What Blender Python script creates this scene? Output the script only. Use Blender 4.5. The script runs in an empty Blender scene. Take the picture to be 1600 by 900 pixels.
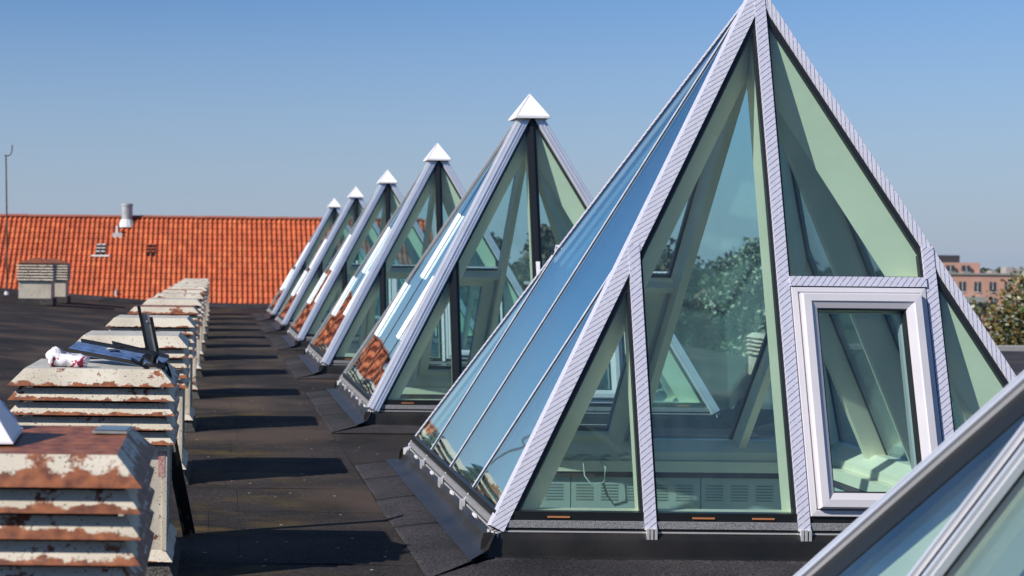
import bpy, math, random
from mathutils import Vector, Matrix, noise
R = math.radians
rnd = random.Random(7)
scene = bpy.context.scene
COL = scene.collection

# ------------------------------------------------------------------ camera
CAM_H = 1.76
cam_d = bpy.data.cameras.new('camera'); cam = bpy.data.objects.new('camera', cam_d); COL.objects.link(cam)
cam.location = (0, 0, CAM_H)
cam.rotation_mode = 'XYZ'
cam.rotation_euler = (Matrix.Rotation(R(-0.57), 4, 'Y') @ Matrix.Rotation(R(90), 4, 'X')).to_euler()
cam_d.sensor_width = 36
cam_d.lens = 2207 / 1600 * 36
cam_d.shift_x = (800 - 340) / 1600
cam_d.shift_y = -44 / 1600
cam_d.clip_end = 3000
cam_d.clip_start = 0.1
cam_d.dof.use_dof = True
cam_d.dof.focus_distance = 8.6
cam_d.dof.aperture_fstop = 3.4
scene.camera = cam
# ------------------------------------------------------------------ world + sun
SUN_EL, SUN_AZ = 36.0, 27.0          # azimuth: degrees behind the -X axis
sun_vec = Vector((-math.cos(R(SUN_AZ)) * math.cos(R(SUN_EL)), -math.sin(R(SUN_AZ)) * math.cos(R(SUN_EL)), math.sin(R(SUN_EL))))
w = bpy.data.worlds.new('World'); scene.world = w; w.use_nodes = True
nt = w.node_tree; nt.nodes.clear()
sky = nt.nodes.new('ShaderNodeTexSky'); sky.sky_type = 'NISHITA'; sky.sun_disc = False
sky.sun_elevation = R(SUN_EL); sky.sun_rotation = math.atan2(sun_vec.x, sun_vec.y)
sky.air_density = 1.25; sky.dust_density = 0.3; sky.ozone_density = 10; sky.altitude = 1500
bg = nt.nodes.new('ShaderNodeBackground'); bg.inputs['Strength'].default_value = 0.090
wo = nt.nodes.new('ShaderNodeOutputWorld')
# the pale mauve haze of the lowest sky, the same all round the horizon
wtc = nt.nodes.new('ShaderNodeTexCoord'); wsp = nt.nodes.new('ShaderNodeSeparateXYZ'); nt.links.new(wtc.outputs['Generated'], wsp.inputs[0])
wmr = nt.nodes.new('ShaderNodeMapRange'); wmr.inputs['From Min'].default_value = 0.0; wmr.inputs['From Max'].default_value = 0.20
wmr.inputs['To Min'].default_value = 1.0; wmr.inputs['To Max'].default_value = 0.0; nt.links.new(wsp.outputs['Z'], wmr.inputs['Value'])
wmx = nt.nodes.new('ShaderNodeMix'); wmx.data_type = 'RGBA'; wmx.inputs[7].default_value = (3.35, 4.0, 5.1, 1)
nt.links.new(wmr.outputs[0], wmx.inputs[0]); nt.links.new(sky.outputs[0], wmx.inputs[6]); nt.links.new(wmx.outputs[2], bg.inputs[0]); nt.links.new(bg.outputs[0], wo.inputs[0])
sd = bpy.data.lights.new('sun', 'SUN'); sd.energy = 4.9; sd.angle = R(0.5); sd.color = (1, 0.94, 0.85)
sun = bpy.data.objects.new('sun', sd); COL.objects.link(sun)
sun.rotation_euler = sun_vec.to_track_quat('Z', 'Y').to_euler()
scene.view_settings.view_transform = 'Standard'; scene.view_settings.look = 'None'
scene.view_settings.exposure = 0.27; scene.view_settings.gamma = 1
scene.view_settings.use_curve_mapping = False
scene.cycles.transparent_max_bounces = 64
scene.cycles.max_bounces = 10
scene.cycles.glossy_bounces = 6
scene.cycles.caustics_reflective = False; scene.cycles.caustics_refractive = False
scene.cycles.sample_clamp_indirect = 6

# ------------------------------------------------------------------ materials
def node_mat(name):
    m = bpy.data.materials.new(name); m.use_nodes = True
    t = m.node_tree; b = t.nodes['Principled BSDF']
    return m, t, b
def N(t, k, **kw):
    n = t.nodes.new(k)
    for a, v in kw.items():
        setattr(n, a, v)
    return n
def simple(name, col, rough=0.5, metal=0.0, var=0.0, scale=8.0, bump=0.0, bscale=60.0, objvar=0.0, col2=None):
    m, t, b = node_mat(name)
    b.inputs['Roughness'].default_value = rough; b.inputs['Metallic'].default_value = metal
    b.inputs['Base Color'].default_value = (*col, 1)
    L = t.links
    if var or col2:
        tc = N(t, 'ShaderNodeTexCoord'); nz = N(t, 'ShaderNodeTexNoise')
        nz.inputs['Scale'].default_value = scale; nz.inputs['Detail'].default_value = 6
        L.new(tc.outputs['Object'], nz.inputs['Vector'])
        cr = N(t, 'ShaderNodeValToRGB'); cr.color_ramp.elements[0].position = 0.35; cr.color_ramp.elements[1].position = 0.68
        c2 = col2 or tuple(min(1, c * (1 + var)) for c in col)
        c1 = col if col2 else tuple(c * (1 - var) for c in col)
        cr.color_ramp.elements[0].color = (*c1, 1); cr.color_ramp.elements[1].color = (*c2, 1)
        L.new(nz.outputs['Fac'], cr.inputs['Fac'])
        src = cr.outputs['Color']
        if objvar:
            oi = N(t, 'ShaderNodeObjectInfo'); mp = N(t, 'ShaderNodeMapRange')
            mp.inputs['To Min'].default_value = 1 - objvar; mp.inputs['To Max'].default_value = 1 + objvar
            L.new(oi.outputs['Random'], mp.inputs['Value'])
            mx = N(t, 'ShaderNodeVectorMath', operation='SCALE')
            L.new(src, mx.inputs[0]); L.new(mp.outputs[0], mx.inputs['Scale']); src = mx.outputs[0]
        L.new(src, b.inputs['Base Color'])
    if bump:
        tc = N(t, 'ShaderNodeTexCoord'); nz = N(t, 'ShaderNodeTexNoise'); nz.inputs['Scale'].default_value = bscale
        nz.inputs['Detail'].default_value = 5
        L.new(tc.outputs['Object'], nz.inputs['Vector'])
        bp = N(t, 'ShaderNodeBump'); bp.inputs['Strength'].default_value = bump; bp.inputs['Distance'].default_value = 0.01
        L.new(nz.outputs['Fac'], bp.inputs['Height']); L.new(bp.outputs[0], b.inputs['Normal'])
    return m

def glass_mat(name, tint, r0, refl=(0.85, 0.93, 1.0), rough=0.004, power=2.1):
    m = bpy.data.materials.new(name); m.use_nodes = True; t = m.node_tree; t.nodes.clear(); L = t.links
    out = N(t, 'ShaderNodeOutputMaterial'); mx = N(t, 'ShaderNodeMixShader')
    tr = N(t, 'ShaderNodeBsdfTransparent'); tr.inputs[0].default_value = (*tint, 1)
    gl = N(t, 'ShaderNodeBsdfGlossy'); gl.inputs['Color'].default_value = (*refl, 1); gl.inputs['Roughness'].default_value = rough
    lw = N(t, 'ShaderNodeLayerWeight'); lw.inputs['Blend'].default_value = 0.5
    pw = N(t, 'ShaderNodeMath', operation='POWER'); pw.inputs[1].default_value = power
    mr = N(t, 'ShaderNodeMapRange'); mr.inputs['To Min'].default_value = r0; mr.inputs['To Max'].default_value = 1.0
    L.new(lw.outputs['Facing'], pw.inputs[0]); L.new(pw.outputs[0], mr.inputs['Value'])
    # a thin film of dust and dried rain on the panes
    df = N(t, 'ShaderNodeBsdfDiffuse'); df.inputs[0].default_value = (0.72, 0.75, 0.70, 1)
    td = N(t, 'ShaderNodeTexCoord'); md = N(t, 'ShaderNodeMapping'); md.inputs['Scale'].default_value = (7, 7, 1.3)
    nd = N(t, 'ShaderNodeTexNoise'); nd.inputs['Scale'].default_value = 1.0; nd.inputs['Detail'].default_value = 6
    L.new(td.outputs['Object'], md.inputs['Vector']); L.new(md.outputs[0], nd.inputs['Vector'])
    rd = N(t, 'ShaderNodeMapRange'); rd.inputs['From Min'].default_value = .35; rd.inputs['From Max'].default_value = .75
    rd.inputs['To Min'].default_value = .004; rd.inputs['To Max'].default_value = .022; L.new(nd.outputs['Fac'], rd.inputs['Value'])
    m2 = N(t, 'ShaderNodeMixShader'); L.new(rd.outputs[0], m2.inputs[0]); L.new(tr.outputs[0], m2.inputs[1]); L.new(df.outputs[0], m2.inputs[2])
    L.new(mr.outputs[0], mx.inputs[0]); L.new(m2.outputs[0], mx.inputs[1]); L.new(gl.outputs[0], mx.inputs[2])
    # very slight waviness of the panes
    tc = N(t, 'ShaderNodeTexCoord'); nz = N(t, 'ShaderNodeTexNoise'); nz.inputs['Scale'].default_value = 0.9; nz.inputs['Detail'].default_value = 1
    bp = N(t, 'ShaderNodeBump'); bp.inputs['Strength'].default_value = 0.12; bp.inputs['Distance'].default_value = 0.02
    L.new(tc.outputs['Object'], nz.inputs['Vector']); L.new(nz.outputs['Fac'], bp.inputs['Height']); L.new(bp.outputs[0], gl.inputs['Normal'])
    L.new(mx.outputs[0], out.inputs[0])
    return m

def film_mat(name, base, line, period, slope, width, rough=0.35):
    """protective film printed with slanting purple lines (u across, v along the bar, in metres)"""
    m, t, b = node_mat(name); L = t.links
    uv = N(t, 'ShaderNodeUVMap'); sp = N(t, 'ShaderNodeSeparateXYZ'); L.new(uv.outputs[0], sp.inputs[0])
    nz = N(t, 'ShaderNodeTexNoise'); nz.inputs['Scale'].default_value = 9; L.new(uv.outputs[0], nz.inputs['Vector'])
    a = N(t, 'ShaderNodeMath', operation='MULTIPLY_ADD'); a.inputs[1].default_value = slope
    L.new(sp.outputs['X'], a.inputs[0]); L.new(sp.outputs['Y'], a.inputs[2])
    wv = N(t, 'ShaderNodeMath', operation='MULTIPLY_ADD'); wv.inputs[1].default_value = 0.006
    L.new(nz.outputs['Fac'], wv.inputs[0]); L.new(a.outputs[0], wv.inputs[2])
    d = N(t, 'ShaderNodeMath', operation='DIVIDE'); d.inputs[1].default_value = period; L.new(wv.outputs[0], d.inputs[0])
    f = N(t, 'ShaderNodeMath', operation='FRACT'); L.new(d.outputs[0], f.inputs[0])
    lt = N(t, 'ShaderNodeMath', operation='LESS_THAN'); lt.inputs[1].default_value = width; L.new(f.outputs[0], lt.inputs[0])
    # broken lines, as printed words
    n2 = N(t, 'ShaderNodeTexNoise'); n2.inputs['Scale'].default_value = 120; L.new(uv.outputs[0], n2.inputs['Vector'])
    g = N(t, 'ShaderNodeMath', operation='GREATER_THAN'); g.inputs[1].default_value = 0.40; L.new(n2.outputs['Fac'], g.inputs[0])
    ml = N(t, 'ShaderNodeMath', operation='MULTIPLY'); L.new(lt.outputs[0], ml.inputs[0]); L.new(g.outputs[0], ml.inputs[1])
    mx = N(t, 'ShaderNodeMix', data_type='RGBA'); mx.inputs[6].default_value = (*base, 1); mx.inputs[7].default_value = (*line, 1)
    L.new(ml.outputs[0], mx.inputs[0]); L.new(mx.outputs[2], b.inputs['Base Color'])
    b.inputs['Roughness'].default_value = rough
    n3 = N(t, 'ShaderNodeTexNoise'); n3.inputs['Scale'].default_value = 30; L.new(uv.outputs[0], n3.inputs['Vector'])
    bp = N(t, 'ShaderNodeBump'); bp.inputs['Strength'].default_value = 0.5; bp.inputs['Distance'].default_value = 0.005
    L.new(n3.outputs['Fac'], bp.inputs['Height']); L.new(bp.outputs[0], b.inputs['Normal'])
    return m

def rust_mat(name, amount, paint=(0.62, 0.56, 0.46), seed=0.0, deck=0.0):
    """flaking cream paint over rust; v of the UV runs from 0 at a lower rim to 1 at the upper edge"""
    m, t, b = node_mat(name); L = t.links
    tc = N(t, 'ShaderNodeTexCoord'); oi = N(t, 'ShaderNodeObjectInfo')
    off = N(t, 'ShaderNodeVectorMath', operation='SCALE'); off.inputs[0].default_value = (9.1, 5.3, 3.7)
    L.new(oi.outputs['Random'], off.inputs['Scale'])
    ad = N(t, 'ShaderNodeVectorMath', operation='ADD'); L.new(tc.outputs['Object'], ad.inputs[0]); L.new(off.outputs[0], ad.inputs[1])
    n1 = N(t, 'ShaderNodeTexNoise'); n1.inputs['Scale'].default_value = 7; n1.inputs['Detail'].default_value = 9; n1.inputs['Roughness'].default_value = 0.72
    L.new(ad.outputs[0], n1.inputs['Vector'])
    uv = N(t, 'ShaderNodeUVMap'); sp = N(t, 'ShaderNodeSeparateXYZ'); L.new(uv.outputs[0], sp.inputs[0])
    ed = N(t, 'ShaderNodeMapRange'); ed.inputs['From Min'].default_value = 0.0; ed.inputs['From Max'].default_value = 0.16 + 0.5 * amount
    ed.inputs['To Min'].default_value = 0.22 + 0.2 * amount; ed.inputs['To Max'].default_value = 0.0
    L.new(sp.outputs['Y'], ed.inputs['Value'])
    nn = N(t, 'ShaderNodeMath', operation='MULTIPLY_ADD'); nn.inputs[1].default_value = 1.7; nn.inputs[2].default_value = -.35; L.new(n1.outputs['Fac'], nn.inputs[0])
    s = N(t, 'ShaderNodeMath', operation='ADD'); L.new(nn.outputs[0], s.inputs[0]); L.new(ed.outputs[0], s.inputs[1])
    cr = N(t, 'ShaderNodeValToRGB'); e = cr.color_ramp.elements
    th = 0.70 - 0.22 * amount
    e[0].position = th; e[0].color = (0, 0, 0, 1); e[1].position = th + 0.025 + 0.05 * amount; e[1].color = (1, 1, 1, 1)
    L.new(s.outputs[0], cr.inputs['Fac'])
    n2 = N(t, 'ShaderNodeTexNoise'); n2.inputs['Scale'].default_value = 22; n2.inputs['Detail'].default_value = 8
    L.new(ad.outputs[0], n2.inputs['Vector'])
    rc = N(t, 'ShaderNodeValToRGB'); r = rc.color_ramp.elements
    r[0].position = 0.3; r[0].color = (0.095, 0.028, 0.016, 1); r[1].position = 0.75; r[1].color = (0.36, 0.12, 0.045, 1)
    L.new(n2.outputs['Fac'], rc.inputs['Fac'])
    pc = N(t, 'ShaderNodeValToRGB'); p = pc.color_ramp.elements
    p[0].position = 0.25; p[0].color = (paint[0] * 0.72, paint[1] * 0.7, paint[2] * 0.66, 1); p[1].position = 0.6; p[1].color = (*paint, 1)
    n3 = N(t, 'ShaderNodeTexNoise'); n3.inputs['Scale'].default_value = 3.5; n3.inputs['Detail'].default_value = 8
    L.new(ad.outputs[0], n3.inputs['Vector']); L.new(n3.outputs['Fac'], pc.inputs['Fac'])
    # black speckles of mould
    vo = N(t, 'ShaderNodeTexNoise'); vo.inputs['Scale'].default_value = 95; vo.inputs['Detail'].default_value = 3
    L.new(ad.outputs[0], vo.inputs['Vector'])
    vs = N(t, 'ShaderNodeMath', operation='GREATER_THAN'); vs.inputs[1].default_value = 0.655
    L.new(vo.outputs['Fac'], vs.inputs[0])
    m0 = N(t, 'ShaderNodeMix', data_type='RGBA'); L.new(vs.outputs[0], m0.inputs[0]); L.new(pc.outputs[0], m0.inputs[6]); m0.inputs[7].default_value = (0.07, 0.06, 0.045, 1)
    mx = N(t, 'ShaderNodeMix', data_type='RGBA'); L.new(cr.outputs[0], mx.inputs[0]); L.new(m0.outputs[2], mx.inputs[6]); L.new(rc.outputs[0], mx.inputs[7])
    L.new(mx.outputs[2], b.inputs['Base Color']); b.inputs['Roughness'].default_value = 0.55
    bp = N(t, 'ShaderNodeBump'); bp.inputs['Strength'].default_value = 0.5; bp.inputs['Distance'].default_value = 0.003
    L.new(s.outputs[0], bp.inputs['Height']); L.new(bp.outputs[0], b.inputs['Normal'])
    return m

def felt_mat(name, base=(0.030, 0.030, 0.032), moss=0.0):
    m, t, b = node_mat(name); L = t.links
    ge = N(t, 'ShaderNodeNewGeometry')
    n1 = N(t, 'ShaderNodeTexNoise'); n1.inputs['Scale'].default_value = 0.9; n1.inputs['Detail'].default_value = 7; n1.inputs['Roughness'].default_value = 0.65
    L.new(ge.outputs['Position'], n1.inputs['Vector'])
    cr = N(t, 'ShaderNodeValToRGB'); e = cr.color_ramp.elements
    e[0].position = 0.33; e[0].color = (*[c * 0.7 for c in base], 1); e[1].position = 0.66; e[1].color = (base[0] * 1.75, base[1] * 1.6, base[2] * 1.5, 1)
    L.new(n1.outputs['Fac'], cr.inputs['Fac'])
    # grit
    n2 = N(t, 'ShaderNodeTexNoise'); n2.inputs['Scale'].default_value = 85; n2.inputs['Detail'].default_value = 2
    L.new(ge.outputs['Position'], n2.inputs['Vector'])
    g = N(t, 'ShaderNodeMapRange'); g.inputs['From Min'].default_value = 0.35; g.inputs['From Max'].default_value = 0.75
    g.inputs['To Min'].default_value = 0.5; g.inputs['To Max'].default_value = 2.3
    L.new(n2.outputs['Fac'], g.inputs['Value'])
    sc = N(t, 'ShaderNodeVectorMath', operation='SCALE'); L.new(cr.outputs[0], sc.inputs[0]); L.new(g.outputs[0], sc.inputs['Scale'])
    src = sc.outputs[0]
    if moss:
        mp = N(t, 'ShaderNodeMapping'); mp.inputs['Scale'].default_value = (0.9, 1.5, 1); L.new(ge.outputs['Position'], mp.inputs['Vector'])
        n3 = N(t, 'ShaderNodeTexNoise'); n3.inputs['Scale'].default_value = 0.9; n3.inputs['Detail'].default_value = 8; n3.inputs['Roughness'].default_value = 0.7
        L.new(mp.outputs[0], n3.inputs['Vector'])
        c3 = N(t, 'ShaderNodeValToRGB'); q = c3.color_ramp.elements
        q[0].position = 0.50; q[0].color = (0, 0, 0, 1); q[1].position = 0.66; q[1].color = (moss, moss, moss, 1)
        L.new(n3.outputs['Fac'], c3.inputs['Fac'])
        sx = N(t, 'ShaderNodeSeparateXYZ'); L.new(ge.outputs['Position'], sx.inputs[0])
        rx = N(t, 'ShaderNodeMapRange'); rx.inputs['From Min'].default_value = 0.1; rx.inputs['From Max'].default_value = 0.9; rx.inputs['To Min'].default_value = 1.0; rx.inputs['To Max'].default_value = 0.12
        L.new(sx.outputs['X'], rx.inputs['Value'])
        rl = N(t, 'ShaderNodeMapRange'); rl.inputs['From Min'].default_value = -1.4; rl.inputs['From Max'].default_value = -1.0; rl.inputs['To Min'].default_value = 0.1; rl.inputs['To Max'].default_value = 1.0
        L.new(sx.outputs['X'], rl.inputs['Value'])
        m1_ = N(t, 'ShaderNodeMath', operation='MULTIPLY'); L.new(rx.outputs[0], m1_.inputs[0]); L.new(rl.outputs[0], m1_.inputs[1])
        m2_ = N(t, 'ShaderNodeMath', operation='MULTIPLY'); L.new(m1_.outputs[0], m2_.inputs[0]); L.new(c3.outputs[0], m2_.inputs[1])
        mx = N(t, 'ShaderNodeMix', data_type='RGBA'); L.new(m2_.outputs[0], mx.inputs[0]); L.new(src, mx.inputs[6]); mx.inputs[7].default_value = (0.13, 0.088, 0.026, 1)
        src = mx.outputs[2]
        # brownish dried puddles, their paler tone also painting sunlit highlights on the felt
        n4 = N(t, 'ShaderNodeTexNoise'); n4.inputs['Scale'].default_value = 0.55; n4.inputs['Detail'].default_value = 5
        L.new(ge.outputs['Position'], n4.inputs['Vector'])
        c4 = N(t, 'ShaderNodeValToRGB'); q = c4.color_ramp.elements
        q[0].position = 0.5; q[0].color = (0, 0, 0, 1); q[1].position = 0.62; q[1].color = (.55, .55, .55, 1)
        L.new(n4.outputs['Fac'], c4.inputs['Fac'])
        m2 = N(t, 'ShaderNodeMix', data_type='RGBA'); L.new(c4.outputs[0], m2.inputs[0]); L.new(src, m2.inputs[6]); m2.inputs[7].default_value = (0.098, 0.070, 0.056, 1)
        src = m2.outputs[2]
        # pale droppings and grit
        vo = N(t, 'ShaderNodeTexVoronoi'); vo.inputs['Scale'].default_value = 6.5; L.new(ge.outputs['Position'], vo.inputs['Vector'])
        ls = N(t, 'ShaderNodeMath', operation='LESS_THAN'); ls.inputs[1].default_value = 0.065; L.new(vo.outputs['Distance'], ls.inputs[0])
        wn = N(t, 'ShaderNodeSeparateXYZ'); L.new(vo.outputs['Color'], wn.inputs[0])
        gg = N(t, 'ShaderNodeMath', operation='GREATER_THAN'); gg.inputs[1].default_value = 0.5; L.new(wn.outputs[0], gg.inputs[0])
        mm = N(t, 'ShaderNodeMath', operation='MULTIPLY'); L.new(ls.outputs[0], mm.inputs[0]); L.new(gg.outputs[0], mm.inputs[1])
        m3 = N(t, 'ShaderNodeMix', data_type='RGBA'); L.new(mm.outputs[0], m3.inputs[0]); L.new(src, m3.inputs[6]); m3.inputs[7].default_value = (0.45, 0.43, 0.38, 1)
        src = m3.outputs[2]
    oi = N(t, 'ShaderNodeObjectInfo'); mr = N(t, 'ShaderNodeMapRange'); mr.inputs['To Min'].default_value = 0.9; mr.inputs['To Max'].default_value = 1.1
    L.new(oi.outputs['Random'], mr.inputs['Value'])
    sv = N(t, 'ShaderNodeVectorMath', operation='SCALE'); L.new(src, sv.inputs[0]); L.new(mr.outputs[0], sv.inputs['Scale'])
    L.new(sv.outputs[0], b.inputs['Base Color']); b.inputs['Roughness'].default_value = 0.85; b.inputs['Specular IOR Level'].default_value = 0.12
    ba = N(t, 'ShaderNodeMath', operation='MULTIPLY_ADD'); ba.inputs[1].default_value = 0.25
    L.new(n2.outputs['Fac'], ba.inputs[0]); L.new(n1.outputs['Fac'], ba.inputs[2])
    bp = N(t, 'ShaderNodeBump'); bp.inputs['Strength'].default_value = 0.5; bp.inputs['Distance'].default_value = 0.02
    L.new(ba.outputs[0], bp.inputs['Height']); L.new(bp.outputs[0], b.inputs['Normal'])
    return m

def tile_mat():
    m, t, b = node_mat('clay_tile'); L = t.links
    at = N(t, 'ShaderNodeAttribute'); at.attribute_name = 'tone'
    cr = N(t, 'ShaderNodeValToRGB'); e = cr.color_ramp.elements
    e[0].position = 0; e[0].color = (0.42, 0.080, 0.028, 1); e[1].position = 1; e[1].color = (0.60, 0.165, 0.052, 1)
    e2 = e.new(0.5); e2.color = (0.47, 0.098, 0.033, 1)
    L.new(at.outputs['Fac'], cr.inputs['Fac'])
    ge = N(t, 'ShaderNodeNewGeometry'); nz = N(t, 'ShaderNodeTexNoise'); nz.inputs['Scale'].default_value = 2.2; nz.inputs['Detail'].default_value = 7
    L.new(ge.outputs['Position'], nz.inputs['Vector'])
    mr = N(t, 'ShaderNodeMapRange'); mr.inputs['From Min'].default_value = .3; mr.inputs['From Max'].default_value = .7; mr.inputs['To Min'].default_value = 0.72; mr.inputs['To Max'].default_value = 1.15
    L.new(nz.outputs['Fac'], mr.inputs['Value'])
    sv = N(t, 'ShaderNodeVectorMath', operation='SCALE'); L.new(cr.outputs[0], sv.inputs[0]); L.new(mr.outputs[0], sv.inputs['Scale'])
    L.new(sv.outputs[0], b.inputs['Base Color']); b.inputs['Roughness'].default_value = 0.6
    return m

M = {}
M['glass'] = glass_mat('tinted_glass', (0.855, 0.955, 0.945), 0.03, (0.76, 0.92, 1.0))
M['boosted_glass'] = glass_mat('boosted_glass', (0.82, 0.94, 0.95), 0.10, (0.74, 0.94, 1.0), power=1.25)  # left faces: same glass, stronger and bluer sky reflection set in the material
M['green'] = simple('pale_green_paint', (0.93, 0.84, 0.65), 0.42, var=0.05, scale=3)
M['film'] = film_mat('striped_film', (0.60, 0.60, 0.66), (0.09, 0.06, 0.36), 0.050, 1.7, 0.14)
M['film_thin'] = film_mat('striped_film_mullion', (0.58, 0.585, 0.66), (0.09, 0.06, 0.36), 0.038, 0.8, 0.14)
M['rib_film'] = simple('lilac_film', (0.60, 0.62, 0.74), 0.35, var=0.12, scale=25)
M['white_film'] = simple('white_film', (0.82, 0.82, 0.84), 0.3, var=0.08, scale=20)
M['alu'] = simple('aluminium', (0.80, 0.80, 0.84), 0.30, 0.55, var=0.04, scale=5)
M['bright_alu'] = simple('mill_aluminium', (0.86, 0.86, 0.88), 0.25, 0.5)
M['gasket'] = simple('black_gasket', (0.012, 0.014, 0.016), 0.4)
M['sill'] = simple('granular_sill', (0.10, 0.10, 0.11), 0.6, col2=(0.42, 0.42, 0.44), scale=160)
M['spacer'] = simple('orange_spacer', (0.50, 0.20, 0.08), 0.6)
M['membrane'] = simple('black_membrane', (0.009, 0.009, 0.009), 0.42, col2=(0.028, 0.024, 0.021), scale=2.5, bump=0.3, bscale=14)
M['cant'] = felt_mat('flashing_felt', (0.026, 0.026, 0.030))
M['felt'] = felt_mat('roof_felt', (0.021, 0.0195, 0.020), moss=0.75)
M['felt_plain'] = felt_mat('roof_felt_plain', (0.028, 0.028, 0.031))
M['pvc'] = simple('white_window_frame', (0.60, 0.58, 0.62), 0.28, var=0.03, scale=4)
M['cap_white'] = simple('white_sheet_cap', (0.84, 0.82, 0.84), 0.4, var=0.03, scale=6)
M['panel'] = simple('grey_green_panel', (0.50, 0.54, 0.50), 0.55)
M['slot'] = simple('slot_shade', (0.22, 0.25, 0.23), 0.7)  # raised bars, darkened to paint the shade inside recessed slots
M['liner'] = simple('shaft_liner', (0.72, 0.75, 0.68), 0.6, var=0.08)
M['dark_liner'] = simple('dark_liner', (0.09, 0.06, 0.06), 0.7)
M['floor_in'] = simple('shaft_floor', (0.50, 0.50, 0.46), 0.7, var=0.2)
M['vent0'] = rust_mat('cream_paint_clean', 0.12)
M['vent1'] = rust_mat('cream_paint_worn', 0.38)
M['vent2'] = rust_mat('cream_paint_rusty', 0.6)
M['vent3'] = rust_mat('rusted_paint', 0.86)
M['deck_rust'] = rust_mat('rusted_deck', 1.75)
M['deck_grey'] = rust_mat('weathered_deck', 0.10, paint=(0.50, 0.48, 0.43))
M['gap_shade'] = simple('slat_gap_shade', (0.03, 0.03, 0.03), 0.8)  # near-black core colour paints the shade in the gaps between slats
M['plinth'] = felt_mat('plinth_felt', (0.045, 0.045, 0.045))
M['tile'] = tile_mat()
M['zinc'] = simple('zinc', (0.42, 0.43, 0.45), 0.5, 0.3, var=0.15, scale=4)
M['lead'] = simple('lead_flashing', (0.60, 0.60, 0.60), 0.6, var=0.12)
M['black_metal'] = simple('black_metal', (0.012, 0.012, 0.014), 0.35)
M['grey_metal'] = simple('grey_metal', (0.34, 0.34, 0.33), 0.45, 0.3, var=0.15, scale=12)
M['blue_metal'] = simple('blue_metal', (0.10, 0.17, 0.33), 0.28, 0.35, var=0.25, scale=14)
M['rust_pole'] = simple('rusty_pole', (0.10, 0.05, 0.04), 0.7)
M['concrete'] = simple('concrete', (0.33, 0.32, 0.31), 0.8, var=0.1)
M['phone'] = simple('phone_glass', (0.02, 0.03, 0.05), 0.06)
M['cable'] = simple('pale_cable', (0.62, 0.64, 0.58), 0.5)
M['cable_dark'] = simple('dark_cable', (0.06, 0.08, 0.08), 0.5)
M['paper'] = simple('paper', (0.75, 0.66, 0.55), 0.7)
M['pinkred'] = simple('faded_label', (0.55, 0.40, 0.36), 0.7, col2=(0.42, 0.12, 0.10), scale=60)
M['blue_plastic'] = simple('pale_blue_plastic', (0.36, 0.45, 0.66), 0.3, var=0.1)
M['leaf_green'] = simple('leaves_green', (0.045, 0.085, 0.022), 0.6, objvar=0.0, var=0.5, scale=1.3)
M['leaf_dark'] = simple('leaves_dark', (0.028, 0.045, 0.020), 0.6, var=0.4, scale=1.0)
M['leaf_brown'] = simple('leaves_brown', (0.085, 0.055, 0.028), 0.7, var=0.4, scale=1.0)
M['leaf_autumn'] = simple('leaves_autumn', (0.16, 0.12, 0.025), 0.6, var=0.45, scale=0.9)
M['leaf_white'] = simple('leaves_white', (0.36, 0.39, 0.29), 0.6)
M['bark'] = simple('bark', (0.07, 0.05, 0.04), 0.9, var=0.3)
M['brick'] = simple('salmon_brick', (0.58, 0.32, 0.25), 0.85, var=0.08, scale=0.3)
M['red_brick'] = simple('red_brick', (0.30, 0.085, 0.055), 0.85, var=0.15, scale=3)
M['mortar'] = simple('mortar', (0.30, 0.24, 0.21), 0.9)
M['win_dark'] = simple('far_window', (0.05, 0.06, 0.075), 0.15)
M['render_dark'] = simple('dark_cladding', (0.05, 0.05, 0.06), 0.7)
M['ground'] = simple('grass_ground', (0.05, 0.075, 0.03), 0.95, var=0.3, scale=0.02)
M['red_cloth'] = simple('red_sheet', (0.6, 0.05, 0.03), 0.7)

# plastic wrapper with red print
def wrap_mat():
    m, t, b = node_mat('printed_wrapper'); L = t.links
    tc = N(t, 'ShaderNodeTexCoord'); wv = N(t, 'ShaderNodeTexNoise'); wv.inputs['Scale'].default_value = 24; wv.inputs['Detail'].default_value = 1.5
    L.new(tc.outputs['Object'], wv.inputs['Vector'])
    cr = N(t, 'ShaderNodeValToRGB'); cr.color_ramp.interpolation = 'LINEAR'; e = cr.color_ramp.elements
    e[0].position = 0.58; e[0].color = (0.78, 0.76, 0.80, 1); e[1].position = 0.60; e[1].color = (0.36, 0.02, 0.06, 1)
    L.new(wv.outputs['Fac'], cr.inputs['Fac']); L.new(cr.outputs[0], b.inputs['Base Color']); b.inputs['Roughness'].default_value = 0.25
    return m
M['wrap'] = wrap_mat()

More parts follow.
